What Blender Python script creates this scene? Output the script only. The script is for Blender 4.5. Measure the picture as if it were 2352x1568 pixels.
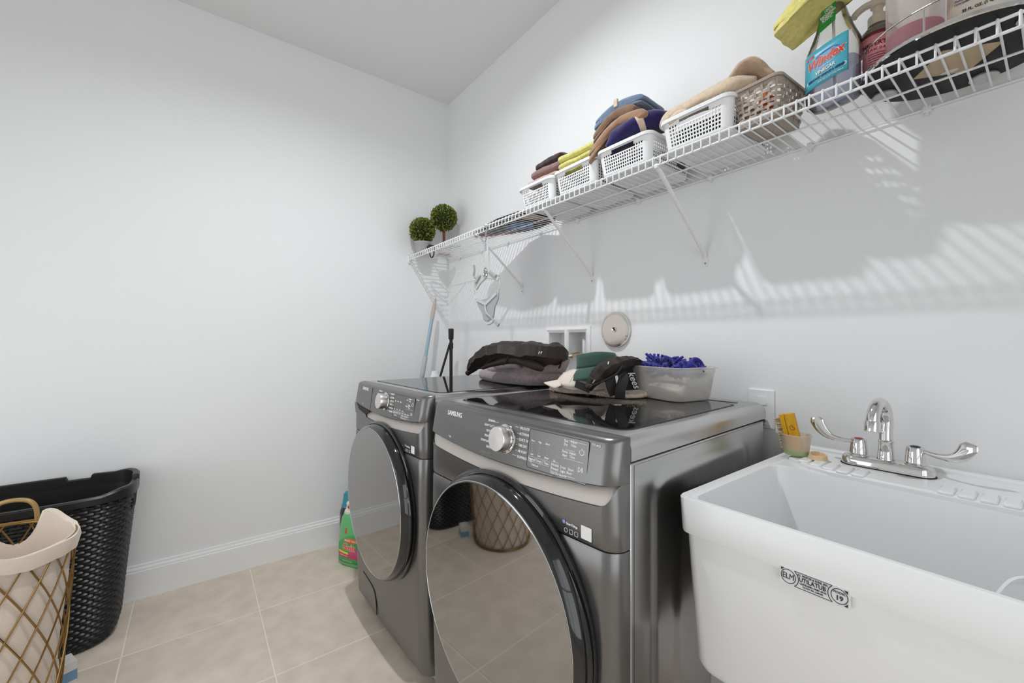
import bpy, math, random
from mathutils import Vector, Matrix, noise

for _o in list(bpy.data.objects):
    bpy.data.objects.remove(_o, do_unlink=True)
SC = bpy.context.scene
COL = SC.collection
PI = math.pi
rnd = random.Random(7)

# ------------------------------------------------------------------ camera
FPX = 957.0
CAM = Vector((2.498, -1.356, 1.148))
HEAD = math.radians(142.83)
cam_data = bpy.data.cameras.new('camera')
cam_data.sensor_width = 36.0
cam_data.lens = FPX / 2352.0 * 36.0
cam_data.clip_start = 0.02
cam = bpy.data.objects.new('camera', cam_data)
COL.objects.link(cam)
cam.location = CAM
cam.rotation_euler = (PI / 2, 0, HEAD - PI / 2)
SC.camera = cam
_F = Vector((math.cos(HEAD), math.sin(HEAD), 0))
_R = Vector((math.sin(HEAD), -math.cos(HEAD), 0))


def at(px, py, d):
    """world point that lies d metres in front of the camera at that picture position"""
    return CAM + d * (_F + _R * ((px - 1176) / FPX) + Vector((0, 0, 1)) * ((784 - py) / FPX))


# ------------------------------------------------------------------ world, light, exposure
world = bpy.data.worlds.new('world')
SC.world = world
world.use_nodes = True
_bg = world.node_tree.nodes['Background']
_bg.inputs[0].default_value = (0.93, 0.97, 1.0, 1)
_bg.inputs[1].default_value = 2.25
SC.view_settings.view_transform = 'Standard'
SC.view_settings.look = 'None'
SC.view_settings.gamma = 1.0
SC.view_settings.exposure = 0.03
SC.view_settings.use_curve_mapping = False
SC.cycles.max_bounces = 7
SC.cycles.diffuse_bounces = 5
SC.cycles.glossy_bounces = 3
SC.cycles.transmission_bounces = 4
SC.cycles.transparent_max_bounces = 10
SC.cycles.use_light_tree = False
SC.cycles.use_adaptive_sampling = True
SC.cycles.adaptive_threshold = 0.1
SC.cycles.sample_clamp_indirect = 6.0
SC.cycles.caustics_reflective = False
SC.cycles.caustics_refractive = False
BULB_STRENGTH = 2500.0
XR, YF, ZC = 3.40, -2.75, 2.742
WIN = (-2.60, -0.75, 0.16, 2.10)          # window opening in the wall to the right, behind the camera: y0 y1 z0 z1
FILL_WIN = (0.25, 1.60, 0.16, 1.75)           # unseen opening added for fill light, wall behind the camera: x0 x1 z0 z1
_pl = bpy.data.lights.new('sky_portal', 'AREA')
_pl.shape = 'RECTANGLE'
_pl.size = WIN[1] - WIN[0]
_pl.size_y = WIN[3] - WIN[2]
_pl.cycles.is_portal = True
_plo = bpy.data.objects.new('sky_portal', _pl)
COL.objects.link(_plo)
_plo.location = (XR + 0.13, (WIN[0] + WIN[1]) / 2, (WIN[2] + WIN[3]) / 2)
_plo.rotation_euler = (PI / 2, 0, PI / 2)
_pl2 = _pl.copy()
_pl2.size = FILL_WIN[1] - FILL_WIN[0]
_pl2.size_y = FILL_WIN[3] - FILL_WIN[2]
_plo2 = bpy.data.objects.new('sky_portal', _pl2)  # portal of the opening added for fill light
COL.objects.link(_plo2)
_plo2.location = ((FILL_WIN[0] + FILL_WIN[1]) / 2, YF - 0.13, (FILL_WIN[2] + FILL_WIN[3]) / 2)
_plo2.rotation_euler = (PI / 2, 0, 0)

# ------------------------------------------------------------------ materials
def pm(name, col, rough=0.5, metal=0.0, bump=0.0, bscale=300.0, var=0.0, vscale=15.0, coat=0.0,
       sheen=0.0, trans=0.0, ior=1.45, spec=0.5, voro=False, emis=0.0, detail=3.0, stretch=None):
    m = bpy.data.materials.new(name)
    m.use_nodes = True
    nt = m.node_tree
    b = nt.nodes['Principled BSDF']
    b.inputs['Base Color'].default_value = (*col, 1)
    b.inputs['Roughness'].default_value = rough
    b.inputs['Metallic'].default_value = metal
    b.inputs['IOR'].default_value = ior
    b.inputs['Specular IOR Level'].default_value = spec
    b.inputs['Transmission Weight'].default_value = trans
    b.inputs['Coat Weight'].default_value = coat
    b.inputs['Coat Roughness'].default_value = 0.05
    b.inputs['Sheen Weight'].default_value = sheen
    b.inputs['Sheen Roughness'].default_value = 0.5
    if emis:
        b.inputs['Emission Color'].default_value = (*col, 1)
        b.inputs['Emission Strength'].default_value = emis
    if bump or var:
        tc = nt.nodes.new('ShaderNodeTexCoord')
        src = tc.outputs['Object']
        if stretch:
            mp = nt.nodes.new('ShaderNodeMapping')
            mp.inputs['Scale'].default_value = stretch
            nt.links.new(src, mp.inputs['Vector'])
            src = mp.outputs[0]
    if bump:
        if voro:
            t = nt.nodes.new('ShaderNodeTexVoronoi')
            t.inputs['Scale'].default_value = bscale
            out = t.outputs['Distance']
        else:
            t = nt.nodes.new('ShaderNodeTexNoise')
            t.inputs['Scale'].default_value = bscale
            t.inputs['Detail'].default_value = detail
            out = t.outputs['Fac']
        nt.links.new(src, t.inputs['Vector'])
        bp = nt.nodes.new('ShaderNodeBump')
        bp.inputs['Strength'].default_value = bump
        bp.inputs['Distance'].default_value = 0.004
        nt.links.new(out, bp.inputs['Height'])
        nt.links.new(bp.outputs[0], b.inputs['Normal'])
    if var:
        t2 = nt.nodes.new('ShaderNodeTexNoise')
        t2.inputs['Scale'].default_value = vscale
        t2.inputs['Detail'].default_value = 6.0
        nt.links.new(src, t2.inputs['Vector'])
        mx = nt.nodes.new('ShaderNodeMix')
        mx.data_type = 'RGBA'
        mx.inputs[6].default_value = (*[c * (1 - var) for c in col], 1)
        mx.inputs[7].default_value = (*[min(1, c * (1 + var)) for c in col], 1)
        rp = nt.nodes.new('ShaderNodeMapRange')
        rp.inputs[1].default_value = 0.3
        rp.inputs[2].default_value = 0.7
        nt.links.new(t2.outputs['Fac'], rp.inputs[0])
        nt.links.new(rp.outputs[0], mx.inputs[0])
        nt.links.new(mx.outputs[2], b.inputs['Base Color'])
    return m


def thin(name, tint, opaq, opaq_col, rough=0.2, gloss=0.08, transl=0.5):
    """thin clear or milky plastic: part see-through, part milky, part glossy"""
    m = bpy.data.materials.new(name)
    m.use_nodes = True
    nt = m.node_tree
    nt.nodes.remove(nt.nodes['Principled BSDF'])
    out = nt.nodes['Material Output']
    tr = nt.nodes.new('ShaderNodeBsdfTransparent'); tr.inputs[0].default_value = (*tint, 1)
    df = nt.nodes.new('ShaderNodeBsdfDiffuse'); df.inputs[0].default_value = (*opaq_col, 1)
    tl = nt.nodes.new('ShaderNodeBsdfTranslucent'); tl.inputs[0].default_value = (*opaq_col, 1)
    gl = nt.nodes.new('ShaderNodeBsdfGlossy'); gl.inputs['Roughness'].default_value = rough
    m0 = nt.nodes.new('ShaderNodeMixShader'); m0.inputs[0].default_value = transl
    nt.links.new(df.outputs[0], m0.inputs[1]); nt.links.new(tl.outputs[0], m0.inputs[2])
    m1 = nt.nodes.new('ShaderNodeMixShader'); m1.inputs[0].default_value = opaq
    nt.links.new(tr.outputs[0], m1.inputs[1]); nt.links.new(m0.outputs[0], m1.inputs[2])
    fr = nt.nodes.new('ShaderNodeFresnel'); fr.inputs[0].default_value = 1.45
    ad = nt.nodes.new('ShaderNodeMath'); ad.operation = 'MULTIPLY'; ad.inputs[1].default_value = gloss * 10
    nt.links.new(fr.outputs[0], ad.inputs[0])
    m2 = nt.nodes.new('ShaderNodeMixShader')
    nt.links.new(ad.outputs[0], m2.inputs[0])
    nt.links.new(m1.outputs[0], m2.inputs[1]); nt.links.new(gl.outputs[0], m2.inputs[2])
    nt.links.new(m2.outputs[0], out.inputs[0])
    return m


def s(r, g, b):
    f = lambda c: (c / 255 / 12.92) if c <= 10 else ((c / 255 + 0.055) / 1.055) ** 2.4
    return (f(r), f(g), f(b))


M = dict(
    wall=pm('wall_paint', (0.87, 0.87, 0.87), 0.7, bump=0.06, bscale=140, spec=0.2),
    ceil=pm('ceiling_paint', (0.80, 0.80, 0.80), 0.9, bump=0.05, bscale=120, spec=0.1),
    trim=pm('trim_paint', (0.90, 0.90, 0.90), 0.35),
    grout=pm('grout', s(240, 230, 216), 0.9),
    tile=pm('stone_tile', s(224, 210, 194), 0.45, bump=0.03, bscale=60, var=0.09, vscale=13),
    white=pm('white_plastic', (0.87, 0.87, 0.87), 0.3),
    sink=pm('white_sink_plastic', (0.88, 0.88, 0.88), 0.25),
    wire=pm('white_coated_wire', (0.84, 0.84, 0.84), 0.35),
    chrome=pm('chrome', (0.72, 0.71, 0.70), 0.06, 1.0),
    steel=pm('dark_steel', (0.60, 0.595, 0.59), 0.26, 1.0, bump=0.004, bscale=400),
    steel2=pm('dark_steel_panel', (0.20, 0.196, 0.193), 0.30, 0.85),
    champ=pm('champagne_strip', (0.60, 0.55, 0.51), 0.4, 0.25),
    mirror=pm('door_glass', (0.38, 0.375, 0.37), 0.035, 1.0),
    black=pm('black_gloss', (0.012, 0.012, 0.013), 0.06, coat=0.5),
    blackm=pm('black_matte', (0.012, 0.012, 0.012), 0.6),
    glass=pm('black_glass_top', (0.012, 0.012, 0.013), 0.03, spec=0.75),
    silver=pm('knob_metal', (0.78, 0.75, 0.73), 0.28, 1.0),
    print_w=pm('white_print', (0.88, 0.88, 0.88), 0.6),
    print_g=pm('grey_print', (0.35, 0.35, 0.35), 0.5),
    print_k=pm('black_print', (0.03, 0.03, 0.03), 0.5),
    bulb=pm('lit_bulb', (0.93, 0.965, 1.0), 0.5, emis=BULB_STRENGTH),
)


# ------------------------------------------------------------------ mesh helpers
class MB:
    def __init__(self):
        self.v = []
        self.f = []

    def add(self, vs, fs, X=None):
        n = len(self.v)
        for p in vs:
            p = Vector(p)
            self.v.append(X @ p if X is not None else p)
        for f in fs:
            self.f.append([i + n for i in f])
        return self

    def box(self, x0, x1, y0, y1, z0, z1, X=None):
        vs = [(x, y, z) for z in (z0, z1) for y in (y0, y1) for x in (x0, x1)]
        fs = [(0, 2, 3, 1), (4, 5, 7, 6), (0, 1, 5, 4), (2, 6, 7, 3), (0, 4, 6, 2), (1, 3, 7, 5)]
        return self.add(vs, fs, X)

    def loft(self, rings, closed=True, cap0=True, cap1=True, X=None):
        n = len(rings[0])
        vs = [p for r in rings for p in r]
        fs = []
        for i in range(len(rings) - 1):
            for j in range(n if closed else n - 1):
                k = (j + 1) % n
                fs.append((i * n + j, i * n + k, (i + 1) * n + k, (i + 1) * n + j))
        if cap0:
            fs.append(tuple(range(n - 1, -1, -1)))
        if cap1:
            fs.append(tuple((len(rings) - 1) * n + j for j in range(n)))
        return self.add(vs, fs, X)

    def tube(self, pts, r, n=8, caps=True, flat=None, up=None, X=None):
        """sweep a circle (or an ellipse r x flat) along pts"""
        pts = [Vector(p) for p in pts]
        m = len(pts)
        rs = r if isinstance(r, (list, tuple)) else [r] * m
        fl = flat if isinstance(flat, (list, tuple)) else [flat] * m
        T = []
        for i in range(m):
            t = pts[min(i + 1, m - 1)] - pts[max(i - 1, 0)]
            T.append(t.normalized())
        u = Vector(up) if up else (Vector((0, 0, 1)) if abs(T[0].z) < 0.9 else Vector((1, 0, 0)))
        rings = []
        for i in range(m):
            u = (u - T[i] * u.dot(T[i])).normalized()
            w = T[i].cross(u)
            a = rs[i]
            b = fl[i] if fl[i] is not None else a
            rings.append([pts[i] + u * (b * math.cos(2 * PI * k / n)) + w * (a * math.sin(2 * PI * k / n)) for k in range(n)])
        return self.loft(rings, True, caps, caps, X)

    def lathe(self, prof, n=32, cap0=False, cap1=False, X=None, squash=1.0):
        rings = [[Vector((r * math.cos(2 * PI * k / n), r * squash * math.sin(2 * PI * k / n), z)) for k in range(n)] for r, z in prof]
        return self.loft(rings, True, cap0, cap1, X)

    def prism(self, poly, d0, d1, X=None):
        """polygon in local xy, extruded along z from d0 to d1"""
        n = len(poly)
        vs = [(x, y, d0) for x, y in poly] + [(x, y, d1) for x, y in poly]
        fs = [tuple(range(n - 1, -1, -1)), tuple(range(n, 2 * n))]
        fs += [(j, (j + 1) % n, n + (j + 1) % n, n + j) for j in range(n)]
        return self.add(vs, fs, X)

    def grid(self, fn, nu, nv, X=None):
        vs = [fn(i / nu, j / nv) for j in range(nv + 1) for i in range(nu + 1)]
        fs = [(j * (nu + 1) + i, j * (nu + 1) + i + 1, (j + 1) * (nu + 1) + i + 1, (j + 1) * (nu + 1) + i) for j in range(nv) for i in range(nu)]
        return self.add(vs, fs, X)

    def warp(self, fn):
        self.v = [Vector(fn(p)) for p in self.v]
        return self

    def fuzz(self, amp, freq, seed=0.0):
        o = Vector((seed * 7.3, seed * 3.1, seed * 1.7))
        self.v = [p + noise.noise_vector(p * freq + o) * amp for p in self.v]
        return self

    def mesh(self, name, m, smooth=40):
        me = bpy.data.meshes.new(name)
        me.from_pydata([tuple(p) for p in self.v], [], self.f)
        me.validate()
        if m is not None:
            me.materials.append(M[m] if isinstance(m, str) else m)
        if smooth:
            me.shade_smooth()
            me.set_sharp_from_angle(angle=math.radians(smooth))
        return me

    def build(self, name, m, parent=None, smooth=40, bevel=None, sub=0, solid=None, label=None, kind=None):
        o = bpy.data.objects.new(name, self.mesh(name, m, smooth))
        COL.objects.link(o)
        o.parent = parent
        if solid:
            md = o.modifiers.new('solid', 'SOLIDIFY'); md.thickness = solid; md.offset = 0
        if bevel:
            md = o.modifiers.new('bevel', 'BEVEL'); md.width = bevel[0]; md.segments = bevel[1]
            md.limit_method = 'ANGLE'; md.angle_limit = math.radians(35)
            if smooth is None:
                pass
        if sub:
            md = o.modifiers.new('sub', 'SUBSURF'); md.levels = sub; md.render_levels = sub
        if label:
            o['label'] = label
        if kind:
            o['kind'] = kind
        return o


def B(x0, x1, y0, y1, z0, z1, X=None):
    return MB().box(x0, x1, y0, y1, z0, z1, X)


def thing(name, label, cat, loc=(0, 0, 0), rotz=0.0, group=None):
    o = bpy.data.objects.new(name, None)
    o.empty_display_size = 0.05
    COL.objects.link(o)
    o.location = loc
    o.rotation_euler = (0, 0, rotz)
    return tag(o, label, cat, group)


def tag(o, label, cat, group=None):
    o['label'] = label
    o['category'] = cat
    if group:
        o['group'] = group
    return o


def struct(name, mb, m, parent=None, **k):
    o = mb.build(name, m, parent, **k)
    if parent is None:
        o['kind'] = 'structure'
    return o


def dup(o, parent=None):
    c = o.copy()
    COL.objects.link(c)
    c.parent = parent
    for ch in list(o.children):
        dup(ch, c)
    return c


def rr(a, b, r, n=5, cx=0.0, cy=0.0):
    """rounded rectangle, half sizes a b, corner radius r, counter-clockwise"""
    pts = []
    for qx, qy, a0 in ((1, 1, 0), (-1, 1, 90), (-1, -1, 180), (1, -1, 270)):
        for k in range(n + 1):
            t = math.radians(a0 + 90 * k / n)
            pts.append((cx + qx * (a - r) + r * math.cos(t), cy + qy * (b - r) + r * math.sin(t)))
    return pts


def se(a, b, p, n=32, cx=0.0, cy=0.0, z=0.0):
    """superellipse ring"""
    out = []
    for k in range(n):
        t = 2 * PI * k / n
        c, d = math.cos(t), math.sin(t)
        out.append(Vector((cx + a * math.copysign(abs(c) ** (2 / p), c), cy + b * math.copysign(abs(d) ** (2 / p), d), z)))
    return out


FRONT = Matrix.Rotation(PI / 2, 4, 'X')          # text and plates that face -y


PENDING = []


def text(body, size, m, parent, X, name='lettering', align='LEFT', bold=0.0, shear=0.0, depth=0.0003, space=1.0, wx=1.0):
    cu = bpy.data.curves.new(name, 'FONT')
    cu.body = body
    cu.size = size
    cu.align_x = align
    cu.align_y = 'CENTER'
    cu.offset = bold if bold else (size * 0.012 if m == 'print_w' else 0.0)
    cu.shear = shear
    cu.extrude = depth
    cu.space_character = space
    cu.resolution_u = 3
    cu.materials.append(M[m] if isinstance(m, str) else m)
    o = bpy.data.objects.new(name, cu)
    COL.objects.link(o)
    o.parent = parent
    o.matrix_local = X @ Matrix.Diagonal((wx, 1, 1, 1))
    PENDING.append(o)
    return o


def text_mesh(body, size, m, parent, bend, name='lettering', bold=0.0, space=1.0, depth=0.0003):
    """lettering bent round a bottle: bend maps (x, y, z) of the flat text"""
    cu = bpy.data.curves.new(name, 'FONT')
    cu.body = body; cu.size = size; cu.align_x = 'CENTER'; cu.align_y = 'CENTER'; cu.offset = bold
    cu.extrude = depth; cu.space_character = space; cu.resolution_u = 3
    t = bpy.data.objects.new('tmp', cu)
    COL.objects.link(t)
    dg = bpy.context.evaluated_depsgraph_get()
    me = bpy.data.meshes.new_from_object(t.evaluated_get(dg))
    bpy.data.objects.remove(t, do_unlink=True)
    for v in me.vertices:
        v.co = bend(v.co)
    me.materials.clear()
    me.materials.append(M[m] if isinstance(m, str) else m)
    o = bpy.data.objects.new(name, me)
    COL.objects.link(o)
    o.parent = parent
    return o


def T(x, y, z):
    return Matrix.Translation((x, y, z))


def RZ(a):
    return Matrix.Rotation(a, 4, 'Z')


def RX(a):
    return Matrix.Rotation(a, 4, 'X')


def RY(a):
    return Matrix.Rotation(a, 4, 'Y')


def smooth_path(pts, k=6):
    """Catmull-Rom through pts"""
    P = [Vector(p) for p in pts]
    out = []
    for i in range(len(P) - 1):
        p0, p1, p2, p3 = P[max(i - 1, 0)], P[i], P[i + 1], P[min(i + 2, len(P) - 1)]
        for j in range(k):
            t = j / k
            out.append(0.5 * ((2 * p1) + (p2 - p0) * t + (2 * p0 - 5 * p1 + 4 * p2 - p3) * t * t + (3 * p1 - p0 - 3 * p2 + p3) * t ** 3))
    out.append(P[-1])
    return out


def lerp_list(vals, m):
    n = len(vals) - 1
    out = []
    for i in range(m):
        t = i / (m - 1) * n
        k = min(int(t), n - 1)
        out.append(vals[k] + (vals[k + 1] - vals[k]) * (t - k))
    return out


def ribbon(pts, width, th, across, n=None):
    """flat strap: pts centre line, width along `across`, thickness th"""
    pts = [Vector(p) for p in pts]
    mb = MB()
    rings = []
    for i, p in enumerate(pts):
        t = (pts[min(i + 1, len(pts) - 1)] - pts[max(i - 1, 0)]).normalized()
        a = Vector(across); a = (a - t * a.dot(t)).normalized()
        nn = t.cross(a)
        w = width[i] if isinstance(width, list) else width
        rings.append([p + a * (w / 2) + nn * (th / 2), p - a * (w / 2) + nn * (th / 2), p - a * (w / 2) - nn * (th / 2), p + a * (w / 2) - nn * (th / 2)])
    mb.loft(rings)
    return mb


# ------------------------------------------------------------------ the room
struct('floor', B(0, XR, YF, 0, -0.06, -0.0012), 'grout', smooth=None)
_floor = bpy.data.objects['floor']
PIT = 0.4333
xs = [0.0] + [0.431 + PIT * k for k in range(8) if 0.431 + PIT * k < XR] + [XR]
ys = [0.0]
_y = -1.573 + PIT * 3
while _y > YF:
    if _y < -0.01:
        ys.append(_y)
    _y -= PIT
ys.append(YF)
for i in range(len(xs) - 1):
    for j in range(len(ys) - 1):
        g = 0.0027
        B(xs[i] + g, xs[i + 1] - g, ys[j + 1] + g, ys[j] - g, -0.012, 0.0).build('tile', 'tile', _floor, smooth=None, bevel=(0.001, 1))

struct('ceiling', B(0, XR, YF, 0, ZC, ZC + 0.1), 'ceil', smooth=None)
struct('wall_left', B(-0.1, 0, YF - 0.1, 0.1, -0.06, ZC + 0.1), 'wall', smooth=None)
wf = MB()
wf.box(0, FILL_WIN[0], YF - 0.1, YF, -0.06, ZC + 0.1).box(FILL_WIN[1], XR, YF - 0.1, YF, -0.06, ZC + 0.1)
wf.box(FILL_WIN[0], FILL_WIN[1], YF - 0.1, YF, -0.06, FILL_WIN[2]).box(FILL_WIN[0], FILL_WIN[1], YF - 0.1, YF, FILL_WIN[3], ZC + 0.1)
struct('wall_front', wf, 'wall', smooth=None)
HB = (0.998, 1.262, 0.985, 1.203)             # recess for the laundry outlet box
wb = MB()
wb.box(0, HB[0], 0, 0.1, -0.06, ZC + 0.1).box(HB[1], XR, 0, 0.1, -0.06, ZC + 0.1)
wb.box(HB[0], HB[1], 0, 0.1, -0.06, HB[2]).box(HB[0], HB[1], 0, 0.1, HB[3], ZC + 0.1).box(HB[0], HB[1], 0.085, 0.1, HB[2], HB[3])
struct('wall_back', wb, 'wall', smooth=None)
wf = MB()
wf.box(XR, XR + 0.1, YF - 0.1, WIN[0], -0.06, ZC + 0.1).box(XR, XR + 0.1, WIN[1], 0.1, -0.06, ZC + 0.1)
wf.box(XR, XR + 0.1, WIN[0], WIN[1], -0.06, WIN[2]).box(XR, XR + 0.1, WIN[0], WIN[1], WIN[3], ZC + 0.1)
struct('wall_right', wf, 'wall', smooth=None)
wn = MB()
for y in (WIN[0], WIN[1] - 0.04, (WIN[0] + WIN[1]) / 2 - 0.02):
    wn.box(XR + 0.03, XR + 0.07, y, y + 0.04, WIN[2], WIN[3])
for z in (WIN[2], WIN[3] - 0.04, (WIN[2] + WIN[3]) / 2 - 0.02):
    wn.box(XR + 0.031, XR + 0.069, WIN[0], WIN[1], z, z + 0.04)
_win = struct('window_1', wn, 'trim', smooth=None)
M['pane'] = thin('window_glass', (1, 1, 1), 0.0, (1, 1, 1), rough=0.0, gloss=0.05)
ym, zm = (WIN[0] + WIN[1]) / 2, (WIN[2] + WIN[3]) / 2
for y0, y1 in ((WIN[0] + 0.04, ym - 0.02), (ym + 0.02, WIN[1] - 0.04)):
    for z0, z1 in ((WIN[2] + 0.04, zm - 0.02), (zm + 0.02, WIN[3] - 0.04)):
        MB().add([(XR + 0.05, y0, z0), (XR + 0.05, y1, z0), (XR + 0.05, y1, z1), (XR + 0.05, y0, z1)], [(0, 1, 2, 3)]).build('pane', 'pane', _win, smooth=None)

wn = MB()
for x in (FILL_WIN[0], FILL_WIN[1] - 0.04, (FILL_WIN[0] + FILL_WIN[1]) / 2 - 0.02):
    wn.box(x, x + 0.04, YF - 0.07, YF - 0.03, FILL_WIN[2], FILL_WIN[3])
for z in (FILL_WIN[2], FILL_WIN[3] - 0.04):
    wn.box(FILL_WIN[0], FILL_WIN[1], YF - 0.069, YF - 0.031, z, z + 0.04)
_win = struct('fill_window', wn, 'trim', smooth=None)  # frame of an unseen window, added to brighten the room
xm = (FILL_WIN[0] + FILL_WIN[1]) / 2
for x0, x1 in ((FILL_WIN[0] + 0.04, xm - 0.02), (xm + 0.02, FILL_WIN[1] - 0.04)):
    MB().add([(x0, YF - 0.05, FILL_WIN[2] + 0.04), (x1, YF - 0.05, FILL_WIN[2] + 0.04), (x1, YF - 0.05, FILL_WIN[3] - 0.04), (x0, YF - 0.05, FILL_WIN[3] - 0.04)], [(0, 1, 2, 3)]).build('pane', 'pane', _win, smooth=None)

_bprof = [(0, 0), (0.015, 0), (0.015, 0.121), (0.0125, 0.1235), (0.0125, 0.131), (0.010, 0.136), (0.006, 0.138), (0.006, 0.147), (0.004, 0.150), (0, 0.150)]


def baseboard(name, p0, p1, inward):
    p0, p1, w = Vector(p0), Vector(p1), Vector(inward)
    rings = [[q + w * d + Vector((0, 0, z)) for d, z in _bprof] for q in (p0, p1)]
    struct(name, MB().loft(rings), 'trim', smooth=None)


baseboard('baseboard_left', (0, 0, 0), (0, YF, 0), (1, 0, 0))
baseboard('baseboard_back', (0.0151, 0, 0), (XR - 0.0151, 0, 0), (0, -1, 0))
baseboard('baseboard_right', (XR, 0, 0), (XR, YF, 0), (-1, 0, 0))
baseboard('baseboard_front', (0.0151, YF, 0), (XR - 0.0151, YF, 0), (0, 1, 0))

# the lamp in the ceiling
LX, LY = 1.35, -0.98
lamp = thing('ceiling_light', 'small round recessed ceiling light with a white trim ring', 'lamp', (LX, LY, ZC))
MB().lathe([(0.037, -0.001), (0.038, -0.0145), (0.040, -0.017), (0.060, -0.016), (0.070, -0.011), (0.074, 0.0)], 48).build('trim_ring', 'white', lamp)
MB().lathe([(0.0365, -0.002), (0.0375, -0.0145)], 48).build('baffle', 'blackm', lamp)
MB().lathe([(0.0, -0.0030), (0.028, -0.0030)], 32).build('lamp_lens', 'bulb', lamp)

# ------------------------------------------------------------------ washer and dryer
MW, MD, MH = 0.661, 0.665, 0.971


def bow(x):
    return 0.006 * (1 - (2 * x / MW - 1) ** 2)


def plan(f, zf, r=0.034, nf=28):
    """outline of the bulging front at one height; zf gives z for each x"""
    z = zf if callable(zf) else (lambda x: zf)
    pts = [(0.0, 0.0)]
    for k in range(7):
        a = PI / 2 * k / 6
        pts.append((r - r * math.cos(a), min(0, f + r - r * math.sin(a))))
    for k in range(1, nf):
        x = r + (MW - 2 * r) * k / nf
        pts.append((x, f - bow(x) + bow(r)))
    for k in range(7):
        a = PI / 2 * (1 - k / 6)
        pts.append((MW - r + r * math.cos(a), min(0, f + r - r * math.sin(a))))
    pts.append((MW, 0.0))
    return [Vector((x, y, z(x))) for x, y in pts]


def z_panel(x):
    e = abs(2 * x / MW - 1)
    return 0.866 + 0.022 * e * e


def z_strip(x):
    e = abs(2 * x / MW - 1)
    return min(0.831 + 0.018 * e * e + 0.05 * max(0, (e - 0.9) / 0.1) ** 2, z_panel(x) + 0.001)


LEAN = math.atan2(0.013, 0.096)


def on_panel(x, z, off=0.0007):
    y = -0.050 + (z - 0.866) / 0.096 * 0.013 - bow(x) + bow(0.034) - off
    slope = math.atan(0.006 * -4 * (2 * x / MW - 1) / MW)
    return T(x, y, z) @ RZ(-math.atan(-0.006 * 4 * (2 * x / MW - 1) / MW)) @ RX(PI / 2 - LEAN)


def on_front(x, z, off=0.0007):
    return T(x, -0.048 - bow(x) + bow(0.034) - off, z) @ RX(PI / 2)


def outline(mb, pts, w, d=0.0004):
    """thin line strips through 2d points on a panel plane"""
    for (x0, y0), (x1, y1) in zip(pts[:-1], pts[1:]):
        dx, dy = x1 - x0, y1 - y0
        L = math.hypot(dx, dy) or 1
        nx, ny = -dy / L * w / 2, dx / L * w / 2
        mb.prism([(x0 - nx, y0 - ny), (x1 - nx, y1 - ny), (x1 + nx, y1 + ny), (x0 + nx, y0 + ny)], 0, d)
    return mb


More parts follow.
